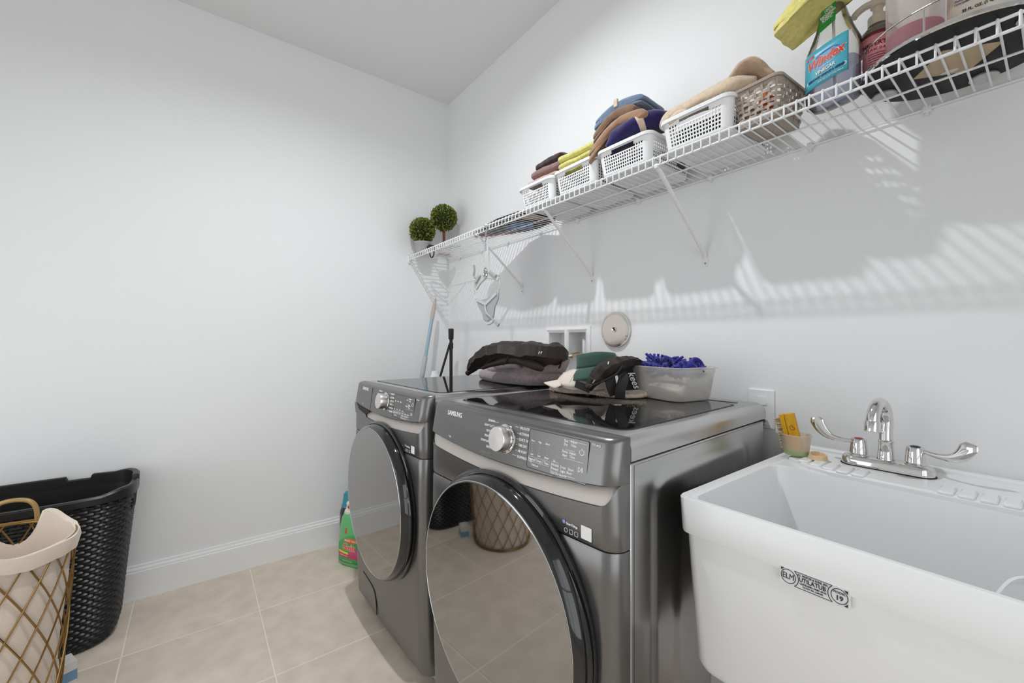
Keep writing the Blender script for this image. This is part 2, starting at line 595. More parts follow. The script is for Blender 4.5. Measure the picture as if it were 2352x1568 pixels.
def machine(name, label, rf, deg, washer):
    a = math.radians(deg)
    loc = (rf[0] - MW * math.cos(a), rf[1] - MW * math.sin(a), 0)
    t = thing(name, label, 'washer' if washer else 'dryer', loc, a)
    B(0.0, MW, 0.0, MD, 0.03, 0.922).build('cabinet', 'steel', t, bevel=(0.004, 2))
    # raised shapes pressed into the sides
    for sx in (0, 1):
        xw = MW if sx else 0.0
        sg = 1 if sx else -1
        def hgt(y, z):
            def sd(cy, cz, a, b, r):
                qx, qz = abs(y - cy) - a + r, abs(z - cz) - b + r
                return math.hypot(max(qx, 0), max(qz, 0)) + min(max(qx, qz), 0) - r

            def st(d, w):
                q = min(1, max(0, -d / w))
                return q * q * (3 - 2 * q)
            return 0.0006 + 0.0045 * st(sd(0.31, 0.50, 0.242, 0.395, 0.07), 0.018) + 0.005 * st(sd(0.31, 0.48, 0.165, 0.365, 0.06), 0.022)
        sd_ = MB().grid(lambda u, v: Vector((xw + sg * hgt(0.012 + 0.64 * u, 0.045 + 0.872 * v), 0.012 + 0.64 * u, 0.045 + 0.872 * v)), 64, 64)
        if not sx:
            sd_.f = [f[::-1] for f in sd_.f]
        sd_.build('side_panel', 'steel', t, smooth=80)
    # lid with rounded long edges
    sec = [(-0.002, 0.926)]
    for k in range(7):
        q = PI / 2 * k / 6
        sec.append((0.022 - 0.024 * math.cos(q), 0.947 + 0.024 * math.sin(q)))
    sec += [(MW - x, z) for x, z in reversed(sec)]
    lid = MB().loft([[Vector((x, y, z - dz)) for x, z in sec] for y, dz in ((0.0, 0), (MD - 0.004, 0), (MD + 0.010, 0.004), (MD + 0.012, 0.012))]).build('lid', 'steel', t)
    MB().prism(rr(MW / 2 - 0.040, 0.265, 0.03, 6, MW / 2, 0.305), MH - 0.003, MH + 0.0012).build('glass_top', 'glass', t, bevel=(0.0008, 2))
    MB().prism(rr(MW / 2 - 0.034, 0.271, 0.034, 6, MW / 2, 0.305), MH - 0.003, MH + 0.0004).build('glass_seal', 'blackm', t)
    B(0.14, MW - 0.05, MD - 0.066, MD - 0.050, MH - 0.002, MH + 0.0006).build('vent_slot', 'blackm', t, smooth=None)
    # front
    B(0.012, MW - 0.012, -0.020, 0.0, 0.05, 0.955).build('front_core', 'blackm', t, smooth=None)
    prof = [(0.052, -0.030), (0.056, -0.036), (0.10, -0.039), (0.20, -0.043), (0.32, -0.047), (0.45, -0.050), (0.60, -0.050), (0.70, -0.049), (0.758, -0.048), (0.7635, -0.045)]
    MB().loft([plan(f, z) for z, f in prof]).build('lower_front_panel', 'steel2', t)
    MB().loft([plan(-0.045, 0.7655), plan(-0.048, 0.770), plan(-0.048, 0.800), plan(-0.047, lambda x: z_strip(x) - 0.001), plan(-0.044, z_strip)], cap0=False, cap1=False).build('upper_front_panel', 'steel2', t)
    MB().loft([plan(-0.044, lambda x: z_strip(x) - 0.002), plan(-0.040, lambda x: z_strip(x) + 0.3 * (z_panel(x) - z_strip(x))),
               plan(-0.030, lambda x: z_panel(x) - 0.001), plan(-0.022, lambda x: z_panel(x) + 0.004)], cap0=False, cap1=False).build('grip_strip', 'champ', t)
    cp = MB().loft([plan(-0.040, lambda x: z_panel(x) - 0.0015), plan(-0.048, lambda x: z_panel(x) - 0.001), plan(-0.050, lambda x: z_panel(x) + 0.0015), plan(-0.0435, lambda x: 0.5 * (z_panel(x) + 0.962)),
               plan(-0.037, 0.960), plan(-0.034, 0.966), plan(-0.027, 0.970), plan(-0.015, 0.9715), plan(-0.002, 0.9712)], cap0=False).build('control_panel', 'steel2', t)
    # dial
    kx, kz = 0.357, 0.922
    X = on_panel(kx, kz, 0.0)
    dial = MB().lathe([(0.0, 0.0035), (0.0315, 0.0035), (0.0335, 0.0022), (0.034, 0.0)], 48, X=X).build('dial', 'chrome', t)
    MB().lathe([(0.0265, 0.0035), (0.0265, 0.008), (0.0285, 0.009), (0.0285, 0.027), (0.0272, 0.0292), (0.0, 0.0298)], 48, X=X).build('knob', 'silver', dial)
    tk = MB()
    for k in range(12):
        q = math.radians(28 + k * 27.6)
        tk.box(-0.0006, 0.0006, 0.0295, 0.0320, 0.0034, 0.0042, X @ RZ(-q))
    tk.build('dial_ticks', 'print_k', dial, smooth=None, kind='stuff')
    left = ['NORMAL', 'HEAVY DUTY', 'BEDDING', 'PERM PRESS', 'STEAM SANITIZE', 'REFRESH']
    right = ['DELICATES', 'ACTIVEWEAR', 'QUICK DRY', 'TIME DRY', 'AIR FLUFF', 'DOWNLOADED']
    if washer:
        right = ['DELICATES', 'ACTIVEWEAR', 'QUICK WASH', 'RINSE + SPIN', 'SELF CLEAN', 'DOWNLOADED']
    for k in range(6):
        z = 0.955 - k * 0.0125
        text(left[k], 0.0078, 'print_w', cp, on_panel(kx - 0.046 - 0.006 * abs(k - 2.5) * -0.2, z), align='RIGHT', wx=0.85)
        text(right[k], 0.0078, 'print_w', cp, on_panel(kx + 0.046, z - 0.001), wx=0.85)
    ln = MB()
    for k in (0, 5):
        for sg in (-1, 1):
            z = 0.955 - k * 0.0125
            ln.prism([(sg * 0.044, z - 0.922 - 0.0004), (sg * 0.030, z - 0.922 - 0.0004), (sg * 0.030, z - 0.922 + 0.0004), (sg * 0.044, z - 0.922 + 0.0004)][::sg], 0, 0.0004, on_panel(kx, 0.922))
    for k in range(1, 5):
        z = 0.955 - k * 0.0125 - 0.922
        ln.prism([(0.038, z - 0.0014), (0.0445, z - 0.0014), (0.0445, z - 0.0006), (0.038, z - 0.0006)], 0, 0.0004, on_panel(kx, 0.922))
    ln.build('dial_marks', 'print_w', cp, smooth=None, kind='stuff')
    text('Steam Cycles', 0.0062, 'print_g', cp, on_panel(kx - 0.05, 0.879), align='RIGHT')
    text('Sensor Dry' if not washer else 'Self Clean', 0.0062, 'print_g', cp, on_panel(kx + 0.048, 0.880))
    text('SAMSUNG', 0.0175, 'print_w', cp, on_panel(0.096, 0.949), bold=0.0004, wx=0.92)
    text('Multi Steam+   SmartThings', 0.0072, 'print_w', cp, on_panel(0.050, 0.8935) @ RZ(-0.075), wx=0.95)
    # display
    dsp = MB()
    d0, d1, e0, e1 = 0.436, 0.598, 0.8765, 0.958
    dm = (d0 + d1) / 2
    DX = on_panel(dm, (e0 + e1) / 2, 0.0002)
    dsp.prism(rr((d1 - d0) / 2, (e1 - e0) / 2, 0.004, 3), 0, 0.0006, DX)
    dispo = dsp.build('display', 'steel2', t)
    ol = MB()
    pts = rr((d1 - d0) / 2, (e1 - e0) / 2, 0.004, 3)
    outline(ol, pts + [pts[0]], 0.0009, 0.0010)
    ol.warp(lambda p: DX @ p).build('display_edge', 'blackm', dispo, smooth=None)

    def dt(txt, x, z, sz=0.0074, m='print_w', al='CENTER'):
        text(txt, sz, m, dispo, on_panel(x, z, 0.0011), align=al, wx=0.85)
    bx = [0.449, 0.471, 0.492, 0.517, 0.539, 0.559]
    names = ['Dryness', 'Temp.', 'Time', 'Wrinkle\nPrevent', 'Drum\nLight', 'Smart\nMonitor'] if not washer else ['Temp.', 'Spin', 'Soil', 'Pre\nSoak', 'Extra\nRinse', 'Smart\nMonitor']
    for x, n_ in zip(bx, names):
        dt(n_, x, 0.8955 if '\n' not in n_ else 0.8935)
    for x, hi, lo in ((0.449, 'More', 'Less'), (0.470, 'High', 'Low'), (0.492, '60min', '20min')):
        dt(hi, x, 0.934, 0.0058); dt(lo, x, 0.906, 0.0058)
        for q in range(4):
            dt('-', x, 0.929 - q * 0.0055, 0.0058)
    dt('On', 0.514, 0.905, 0.0058)
    dt('Eco\nDry' if not washer else 'Eco', 0.541, 0.946); dt('Adjust\nTime', 0.5605, 0.947)
    dt('Damp\nAlert' if not washer else 'Delay', 0.540, 0.925); dt('Adjust\nTime', 0.5595, 0.925)
    dt('Hold to Start', 0.583, 0.888, 0.0056)
    dt('*Smart Care', 0.517, 0.8815, 0.0052); dt('*Alarm Off', 0.539, 0.8815, 0.0052); dt('* Child Lock', 0.460, 0.8845, 0.0052)
    text('*(3 sec)', 0.0062, 'print_w', cp, on_panel(0.604, 0.954))
    ic = MB()
    PX = on_panel(0.582, 0.935, 0.0011)
    arc = [(0.0055 * math.sin(math.radians(q)), 0.0055 * math.cos(math.radians(q))) for q in range(35, 330, 20)]
    outline(ic, arc, 0.0012); outline(ic, [(0, 0.002), (0, 0.0068)], 0.0012)
    ic.warp(lambda p: PX @ p)
    i2 = MB()
    PX2 = on_panel(0.582, 0.902, 0.0011)
    outline(i2, [(-0.005, -0.005), (-0.005, 0.005), (0.001, 0), (-0.005, -0.005)], 0.0011); outline(i2, [(0.003, -0.005), (0.003, 0.005)], 0.0011); outline(i2, [(0.0055, -0.005), (0.0055, 0.005)], 0.0011)
    i2.warp(lambda p: PX2 @ p)
    ic.add(i2.v, i2.f)
    i3 = MB()
    PX3 = on_panel(dm, 0.917, 0.0011)
    for zz, xa, xb in ((0.0345, 0.03, 0.075), (0.016, 0.025, 0.048), (-0.001, 0.022, 0.072), (-0.034, 0.025, 0.072)):
        outline(i3, [(xa, zz), (xb, zz)], 0.0006)
    for x in (bx[0], bx[1], bx[2], bx[3]):
        pp = rr(0.0098, 0.0052 if x != bx[3] else 0.0095, 0.002, 2, x - dm, -0.0213 if x != bx[3] else -0.0235)
        outline(i3, pp + [pp[0]], 0.0005)
    i3.warp(lambda p: PX3 @ p)
    ic.add(i3.v, i3.f)
    ic.build('icons', 'print_w', dispo, smooth=None)
    # door
    DC = T(0.336, -0.0535, 0.552) @ RX(PI / 2)
    door = MB().lathe([(0.20, -0.004), (0.286, -0.004), (0.2905, 0.001), (0.2905, 0.006), (0.284, 0.0095), (0.281, 0.011), (0.2845, 0.0135), (0.2845, 0.020), (0.279, 0.030), (0.2725, 0.0395), (0.2690, 0.0412), (0.2650, 0.0405), (0.20, 0.030)], 128, X=DC).build('door', 'black', t, smooth=50)
    MB().lathe([(0.2668, 0.0395), (0.2668, 0.0412), (0.2660, 0.0416), (0.0, 0.0416)], 128, X=DC).build('door_glass', 'mirror', door, smooth=None)
    tr = MB()
    tr.lathe([(0.2668, 0.0400), (0.2682, 0.0421), (0.2696, 0.0414), (0.2686, 0.0402)], 128, X=DC)
    tr.build('door_trim', 'steel', door)
    # grip along the hinge-free side of the door
    gr = MB()
    gp = [DC @ Vector((0.287 * math.cos(math.radians(q)), 0.287 * math.sin(math.radians(q)), 0.017)) for q in range(-34, 35, 4)]
    gr.tube(gp, lerp_list([0.001, 0.005, 0.006, 0.005, 0.001], len(gp)), 8)
    gr.build('door_grip', 'black', door)
    # sticker, feet
    st = MB().prism(rr(0.0125, 0.0125, 0.001, 2), 0, 0.0006, on_front(0.598, 0.787)).build('sticker', 'print_w', t)
    text('SmartThings', 0.0072, 'print_w', t, on_front(0.549, 0.791, 0.001), wx=0.8)
    MB().lathe([(0.0, 0.0006), (0.0038, 0.0006), (0.0038, 0.0)], 20, X=on_front(0.543, 0.7925)).build('blue_dot', pm('blue_dot', (0.30, 0.36, 0.75), 0.4), t)
    sg = MB()
    for k, x in enumerate((0.548, 0.561, 0.574)):
        pp = rr(0.0042, 0.0042, 0.0015 if k else 0.004, 3)
        g = outline(MB(), pp + [pp[0]], 0.0007)
        g.warp(lambda p, x=x: on_front(x, 0.777) @ p)
        sg.add(g.v, g.f)
    sg.build('pictograms', 'print_w', t, smooth=None)
    for x in (0.05, MW - 0.05):
        for y in (0.04, MD - 0.06):
            MB().lathe([(0.0, 0.0), (0.022, 0.0), (0.022, 0.010), (0.012, 0.016), (0.010, 0.035), (0.0, 0.035)], 20, X=T(x, y, 0)).build('foot', 'blackm', t)
    if washer:
        # detergent drawer: gap beside it, finger recess under it
        dr_ = B(-0.0006, 0.0006, -0.047, 0.047, 0, 0.0008, on_panel(0.213, 0.9145, 0.0003)).build('drawer_gap', 'blackm', t, smooth=None)
        rc = [(0.040, 0.884), (0.20, 0.8635), (0.155, 0.846), (0.075, 0.858)]
        MB().prism([(x - 0.1, z - 0.86) for x, z in rc][::-1], 0, 0.003, T(0.1, -0.0475, 0.86) @ RX(PI / 2)).build('drawer_recess', 'blackm', t, smooth=None)
        rc = [(0.02, 0.882), (0.040, 0.8835), (0.075, 0.857), (0.155, 0.845), (0.165, 0.835), (0.03, 0.838)]
        MB().prism([(x - 0.1, z - 0.86) for x, z in rc][::-1], 0, 0.0035, T(0.1, -0.0470, 0.86) @ RX(PI / 2)).build('drawer_lip', 'steel2', t, smooth=None)
        fl = [Vector((x, -0.0405 - bow(x) + bow(0.034) - 0.02 * (z - 0.08), z)) for x, z in ((0.11, 0.172), (0.228, 0.158), (0.258, 0.115), (0.262, 0.066))]
        MB().tube(smooth_path(fl, 5), 0.0018, 6).build('filter_seam', 'blackm', t)
    return t


washer = machine('front_load_washer', 'dark grey front load washer with detergent drawer, nearest the left wall', (1.256, -0.73), 1.6, True)
dryer = machine('front_load_dryer', 'dark grey front load dryer between the washer and the white sink', (2.018, -0.718), 3.3, False)

# ------------------------------------------------------------------ utility sink
SX0, SX1, SY0, SY1, SZ = 2.050, 2.612, -0.617, -0.004, 0.853
snk = thing('utility_sink', 'white plastic laundry sink with a tapered bowl beside the dryer', 'sink', ((SX0 + SX1) / 2, (SY0 + SY1) / 2, 0))
hx, hy = (SX1 - SX0) / 2, (SY1 - SY0) / 2


def srr(a, b, r, z, cy=0.0):
    return [Vector((x, y, z)) for x, y in rr(a, b, r, 5, 0, cy)]


sk = [srr(hx - 0.032, hy - 0.030, 0.03, 0.535), srr(hx - 0.026, hy - 0.024, 0.03, 0.530), srr(hx - 0.021, hy - 0.016, 0.03, 0.545), srr(hx - 0.010, hy - 0.008, 0.02, 0.783),
      srr(hx - 0.004, hy - 0.002, 0.018, 0.786), srr(hx - 0.003, hy - 0.001, 0.018, 0.790), srr(hx, hy, 0.016, SZ - 0.003), srr(hx - 0.002, hy - 0.002, 0.016, SZ),
      srr(hx - 0.012, hy - 0.010, 0.014, SZ), srr(hx - 0.014, hy - 0.012, 0.014, SZ - 0.003)]
icy = -0.0975   # the bowl opening sits forward of the faucet ledge
inner = [(hx - 0.020, 0.189, SZ - 0.010), (hx - 0.026, 0.183, 0.70), (hx - 0.034, 0.175, 0.58), (hx - 0.050, 0.155, 0.556), (hx - 0.10, 0.10, 0.550)]
# ledge top ring then the bowl
sk.append(srr(hx - 0.018, hy - 0.014, 0.014, SZ - 0.006))
sk.append([Vector((x, y, SZ - 0.006)) for x, y in rr(hx - 0.019, 0.190, 0.03, 5, 0, icy)])
for a, b, z in inner:
    sk.append(srr(a, b, 0.035, z, icy))
MB().loft(sk).build('basin', 'sink', snk, smooth=35)
# raised faucet deck and ridged soap shelves at the back
deck = MB()
dk = [(-hx + 0.028, 0.155), (-hx + 0.040, 0.140), (-hx + 0.09, 0.100), (-hx + 0.13, 0.092), (hx - 0.13, 0.092), (hx - 0.05, 0.120), (hx - 0.03, 0.145), (hx - 0.03, hy - 0.03), (-hx + 0.028, hy - 0.03)]
deck.prism(dk, SZ - 0.02, SZ + 0.004).build('faucet_deck', 'sink', snk, bevel=(0.004, 3))
B(-hx + 0.02, hx - 0.02, hy - 0.032, hy - 0.010, SZ - 0.01, SZ + 0.012).build('back_lip', 'sink', snk, bevel=(0.004, 3))
for k in range(11):
    x = -hx + 0.060 + k * 0.0275 + (0.105 if k > 4 else 0)
    if x > hx - 0.06:
        break
    y0 = 0.128 - 0.034 * min(1, max(0, (x + hx - 0.045) / 0.08))
    B(x, x + 0.022, y0 - 0.002, y0 + 0.055, SZ + 0.001, SZ + 0.0085).build('soap_ridge', 'sink', snk, bevel=(0.003, 2))
lab = thing('_', '', '') if False else None
LX_ = T(2.272 - snk.location.x, -hy + 0.0010, 0.7805) @ RX(PI / 2)
lb = MB().prism(rr(0.0445, 0.0135, 0.001, 2), -0.004, 0.0008, LX_).build('label', pm('label_white', (0.78, 0.78, 0.78), 0.4), snk)
lp = MB()
for cx in (-0.0325, 0.0325):
    for r_ in (0.0105, 0.0145):
        if r_ == 0.0145:
            rng = range(-52, 53, 8) if cx < 0 else range(128, 233, 8)
        else:
            rng = range(0, 361, 12)
        outline(lp, [(cx + r_ * 0.95 * math.cos(math.radians(q)), r_ * math.sin(math.radians(q))) for q in rng], 0.0009)
for sg_ in (-1, 1):
    outline(lp, [(-0.024, sg_ * 0.0118), (0.024, sg_ * 0.0118)], 0.0008)
for cx, cy in ((-0.0425, 0.0115), (0.0425, 0.0115), (0.0425, -0.0115)):
    lp.prism([(cx, cy), (cx - math.copysign(0.0045, cx), cy), (cx, cy - math.copysign(0.0045, cy))][::(1 if cx * cy < 0 else -1)], 0, 0.0005)
lp.warp(lambda p: LX_ @ T(0, 0, 0.0009) @ p).build('label_lines', 'print_k', lb, smooth=None)
LT = LX_ @ T(0, 0, 0.0012)
text('E.L. MUSTEE & SONS, INC.', 0.0046, 'print_k', lb, LT @ T(0, 0.0083, 0), align='CENTER', wx=0.75)
text('UTILATUB', 0.0092, 'print_k', lb, LT @ T(-0.0008, 0.0020, 0), align='CENTER', bold=0.0001, wx=0.82)
text('CLEVELAND, OHIO 44142', 0.0040, 'print_k', lb, LT @ T(0, -0.0040, 0), align='CENTER', wx=0.75)
text('U.S. PAT. NO. 3,384,902', 0.0034, 'print_k', lb, LT @ T(0, -0.0080, 0), align='CENTER', wx=0.75)
text('ELM', 0.0125, 'print_k', lb, LT @ T(-0.0325, 0, 0), align='CENTER', wx=0.75)
text('19', 0.0095, 'print_k', lb, LT @ T(0.0325, -0.0028, 0), align='CENTER', bold=0.0002)
text('MODEL', 0.0044, 'print_k', lb, LT @ T(0.0325, 0.0050, 0), align='CENTER')
for x in (-hx + 0.06, hx - 0.06):
    for y in (-hy + 0.06, hy - 0.06):
        MB().box(-0.018, 0.018, -0.018, 0.018, 0.0, 0.56, T(x, y, 0)).build('leg', pm('leg_grey', (0.33, 0.33, 0.33), 0.45) if 'leg_grey' not in bpy.data.materials else bpy.data.materials['leg_grey'], snk, bevel=(0.003, 2))
MB().lathe([(0.0, 0.5515), (0.03, 0.5515), (0.04, 0.5535), (0.042, 0.5505)], 32, X=T(0.0, icy, 0)).build('drain', 'chrome', snk)

# hose lying in the sink
hs = thing('drain_hose', 'white ribbed drain hose with a strap hanging into the sink bowl', 'hose', (2.49, -0.47, 0.56))
MB().tube(smooth_path([(0.085, 0.05, 0.30), (0.07, 0.0, 0.26), (0.045, -0.02, 0.15), (0.03, 0.0, 0.05), (-0.01, 0.02, 0.012), (-0.06, 0.03, 0.012)], 6), 0.016, 12).build('hose', 'white', hs)
ribbon(smooth_path([(-0.045, -0.085, 0.262), (-0.03, -0.05, 0.28), (0.0, -0.02, 0.275), (0.05, -0.005, 0.235)], 5), 0.018, 0.003, (0.3, -0.5, 0.8)).build('strap', 'white', hs)

# ------------------------------------------------------------------ faucet
FX, FY, FZ = 2.256, -0.103, SZ + 0.004
fau = thing('faucet', 'chrome two handle faucet with wrist blade levers and curved spout', 'faucet', (FX, FY, FZ))
MB().prism([(x, y) for x, y in rr(0.083, 0.027, 0.0265, 8)], 0.0, 0.002).build('gasket', 'blackm', fau)
rings = [[Vector((x, y, z)) for x, y in rr(0.081 - d, 0.025 - d, 0.0249 - d, 8)] for z, d in ((0.002, 0), (0.016, 0.0005), (0.021, 0.004), (0.023, 0.009))]
MB().loft(rings).build('base_plate', 'chrome', fau, smooth=50)
MB().lathe([(0.0, 0.020), (0.0165, 0.020), (0.0165, 0.024), (0.0155, 0.026), (0.0130, 0.060), (0.0140, 0.062), (0.0140, 0.0655), (0.0120, 0.067), (0.0, 0.067)], 32).build('spout_collar', 'chrome', fau)
sp = smooth_path([(0, 0, 0.060), (0, 0.001, 0.085), (0, 0.004, 0.110), (0, -0.004, 0.136), (0, -0.026, 0.152), (0, -0.052, 0.150), (0, -0.070, 0.132), (0, -0.076, 0.112)], 6)
MB().tube(sp, 0.0122, 20, up=(1, 0, 0), X=RZ(-0.10)).build('spout', 'chrome', fau, smooth=60)
MB().lathe([(0.0, -0.004), (0.0128, -0.004), (0.0145, -0.002), (0.0145, 0.018), (0.0135, 0.020), (0.0, 0.020)], 28, X=RZ(-0.10) @ T(0, -0.0765, 0.097) @ RX(-0.15)).build('aerator', 'chrome', fau)
for sg_ in (-1, 1):
    h = MB().lathe([(0.0, 0.020), (0.0185, 0.020), (0.0185, 0.024), (0.0165, 0.0255), (0.0165, 0.0275), (0.0178, 0.028), (0.0150, 0.058), (0.0135, 0.061), (0.0, 0.061)], 32, X=T(sg_ * 0.0487, 0, 0)).build('handle', 'chrome', fau)
    h2 = MB()
    if sg_ < 0:
        pth = [(-0.060, 0.0, 0.054), (-0.082, -0.004, 0.0535), (-0.102, -0.008, 0.058), (-0.118, -0.010, 0.072), (-0.128, -0.012, 0.092), (-0.130, -0.012, 0.102)]
    else:
        pth = [(0.060, 0.0, 0.054), (0.082, -0.010, 0.0505), (0.104, -0.020, 0.052), (0.120, -0.026, 0.061), (0.130, -0.028, 0.078), (0.134, -0.027, 0.088)]
    pp = smooth_path(pth, 5)
    h2.tube(pp, lerp_list([0.005, 0.0035, 0.0035, 0.0035, 0.003, 0.002], len(pp)), 14, flat=lerp_list([0.0045, 0.0055, 0.0085, 0.0125, 0.0145, 0.009], len(pp)), up=(0, 0, 1))
    h2.build('lever', 'chrome', h, smooth=60)
    MB().lathe([(0.0, 0.0635), (0.007, 0.0630), (0.009, 0.0612), (0.009, 0.060)], 24, X=T(sg_ * 0.0487, 0, 0)).build('index_button', pm('button_red' if sg_ < 0 else 'button_blue', (0.30, 0.05, 0.04) if sg_ < 0 else (0.03, 0.035, 0.10), 0.3), h)

# cup with a brush, and the small round lid next to it
LZ = SZ + 0.0085
cup = thing('plastic_cup', 'small cloudy plastic cup with green bottom on the sink ledge', 'cup', (2.089, -0.138, LZ))
M['cloudy'] = thin('cloudy_cup', (0.99, 0.97, 0.93), 0.42, s(246, 232, 212), rough=0.25, gloss=0.03, transl=0.2)
M['cloudy_g'] = thin('cloudy_cup_green', (0.93, 0.98, 0.86), 0.5, s(206, 226, 168), rough=0.25, gloss=0.03, transl=0.2)
MB().lathe([(0.0285, 0.012), (0.0325, 0.048), (0.034, 0.0485), (0.034, 0.052), (0.0315, 0.052), (0.0312, 0.047), (0.0275, 0.012)], 40).build('cup_wall', 'cloudy', cup)
MB().lathe([(0.0, 0.001), (0.025, 0.0), (0.0275, 0.003), (0.0285, 0.012), (0.0275, 0.012), (0.0265, 0.004), (0.0, 0.003)], 40).build('cup_bottom', 'cloudy_g', cup)
br = thing('nail_brush', 'yellow wooden scrub brush standing in the cloudy plastic cup', 'brush', (2.092, -0.140, LZ + 0.004))
M['yellow_wood'] = pm('yellow_wood', s(216, 160, 25), 0.5, var=0.10, vscale=60, stretch=(1, 1, 0.1))
BX = RZ(0.12) @ RY(-0.22)
bk = MB()
for x0, x1 in ((-0.0165, -0.0055), (-0.0048, 0.0165)):
    bk.box(x0, x1, -0.013, 0.004, 0.006, 0.100, BX)
bk.build('brush_block', 'yellow_wood', br, bevel=(0.0015, 2))
bb = MB()
for k in range(220):
    z = rnd.uniform(0.016, 0.092); y = rnd.uniform(-0.010, 0.002)
    p0 = Vector((-0.0165, y, z)); p1 = Vector((-0.0165 - 0.012 + rnd.uniform(-0.002, 0.002), y + rnd.uniform(-0.001, 0.001), z + rnd.uniform(-0.001, 0.001)))
    bb.tube([BX @ p0, BX @ p1], 0.0006, 4)
bb.build('bristles', pm('bristle', s(205, 185, 150), 0.7), br, kind='stuff')
mk = outline(MB(), [(-0.004, -0.004), (-0.004, 0.004), (0.0, 0.007), (0.003, 0.004), (0.002, 0.001), (0.006, 0.0), (0.006, -0.004), (-0.004, -0.005)], 0.0008)
mk.warp(lambda p: BX @ T(0.006, -0.0131, 0.064) @ RX(PI / 2) @ p).build('stamp', pm('brown_stamp', s(120, 60, 20), 0.6), br, smooth=None)
dsh = MB().lathe([(0.0, 0.004), (0.014, 0.004), (0.0155, 0.011), (0.0175, 0.0115), (0.0205, 0.0), (0.0, 0.0)], 40)
o = dsh.build('jar_lid', pm('peach_plastic', s(226, 196, 160), 0.4), None)
o.location = (2.1385, -0.146, LZ + 0.001); o.rotation_euler = (0.12, 0.10, 0)
tag(o, 'small round peach plastic lid lying on the soap ridges beside the cup', 'lid')

# ------------------------------------------------------------------ things on the back wall
ob = thing('laundry_outlet_box', 'white recessed washer outlet box with two bays in the back wall', 'outlet box', (1.13, 0, 1.094))
fr_ = MB()
bw, bh = 0.144, 0.121
bays = [(-0.122, -0.012), (0.012, 0.114)]


def bay_frame(mb, x0, x1, z0, z1, bx0, bx1, bz0, bz1):
    """bevelled flange round one opening"""
    o_ = [(x0, z0), (x1, z0), (x1, z1), (x0, z1)]
    i_ = [(bx0, bz0), (bx1, bz0), (bx1, bz1), (bx0, bz1)]
    mb.loft([[Vector((x, 0.0, z)) for x, z in o_], [Vector((x, -0.006, z)) for x, z in o_],
             [Vector((x * 0.5 + a * 0.5, -0.010, z * 0.5 + c * 0.5)) for (x, z), (a, c) in zip(o_, i_)],
             [Vector((x, -0.004, z)) for x, z in i_], [Vector((x, 0.075, z)) for x, z in i_], [Vector((x, 0.0755, z)) for x, z in [(p[0], p[1]) for p in i_]]], True, False, True)


bay_frame(fr_, -bw, 0.0, -bh, bh, -0.122, -0.016, -0.10, 0.095)
bay_frame(fr_, 0.0, bw, -bh, bh, 0.012, 0.116, -0.10, 0.095)
fr_.build('frame', 'white', ob, smooth=30)
MB().tube([(0.082, 0.03, -0.10), (0.082, 0.03, 0.065)], 0.013, 20).build('standpipe', 'white', ob)
M['brass'] = pm('braided_hose', s(190, 178, 160), 0.35, 0.6, bump=0.2, bscale=500)
MB().tube(smooth_path([(0.079, 0.02, -0.005), (0.078, -0.02, -0.006), (0.062, -0.045, -0.012), (0.03, -0.062, -0.028), (-0.01, -0.07, -0.06), (-0.02, -0.07, -0.11)], 6), 0.0085, 12).build('supply_hose', 'brass', ob)
MB().tube([(0.066, -0.040, -0.010), (0.080, -0.006, -0.004)], 0.013, 6).build('hose_nut', pm('brass_nut', s(200, 180, 150), 0.3, 1.0), ob)

ec = thing('cleanout_cover', 'round beige and chrome cleanout cover screwed to the back wall', 'wall cover', (1.4095, 0, 1.1955))
CX_ = RX(PI / 2)
MB().lathe([(0.072, 0.0), (0.072, 0.006), (0.069, 0.012), (0.062, 0.015), (0.0655, 0.004)], 64, X=CX_).build('ring', 'chrome', ec)
MB().lathe([(0.0, 0.0135), (0.052, 0.0145), (0.0665, 0.0142), (0.0665, 0.006)], 64, X=CX_).build('plate', pm('beige_steel', (0.72, 0.65, 0.60), 0.22, 0.9), ec)
MB().lathe([(0.0, 0.0145), (0.004, 0.0150), (0.010, 0.0165), (0.010, 0.0135)], 24, X=CX_).build('screw', 'chrome', ec)
MB().lathe([(0.0, 0.0172), (0.0035, 0.0172), (0.004, 0.0150)], 6, X=CX_).build('screw_socket', 'blackm', ec)

wp = thing('outlet_plate', 'white wall outlet plate with a plug behind the dryer corner', 'outlet', (1.953, 0, 0.947))
B(-0.0355, 0.0355, -0.006, 0, -0.0575, 0.0575).build('plate', 'white', wp, bevel=(0.003, 3))
for z in (0.024, -0.024):
    MB().prism(rr(0.016, 0.013, 0.006, 4, 0, z), 0, 0.0075, RX(PI / 2)).build('receptacle', 'white', wp)
MB().lathe([(0.0, 0.0072), (0.003, 0.0072), (0.003, 0.005)], 16, X=RX(PI / 2)).build('screw', 'print_g', wp)
B(-0.012, 0.020, -0.026, -0.0075, -0.046, -0.030).build('plug', pm('plug_grey', (0.42, 0.43, 0.45), 0.5), wp, bevel=(0.003, 2))
MB().tube(smooth_path([(0.0, -0.024, -0.04), (0.002, -0.024, -0.07), (0.002, -0.022, -0.14), (-0.005, -0.022, -0.25)], 5), 0.006, 8).build('cord', 'plug_grey' if 'plug_grey' in M else bpy.data.materials['plug_grey'], wp)

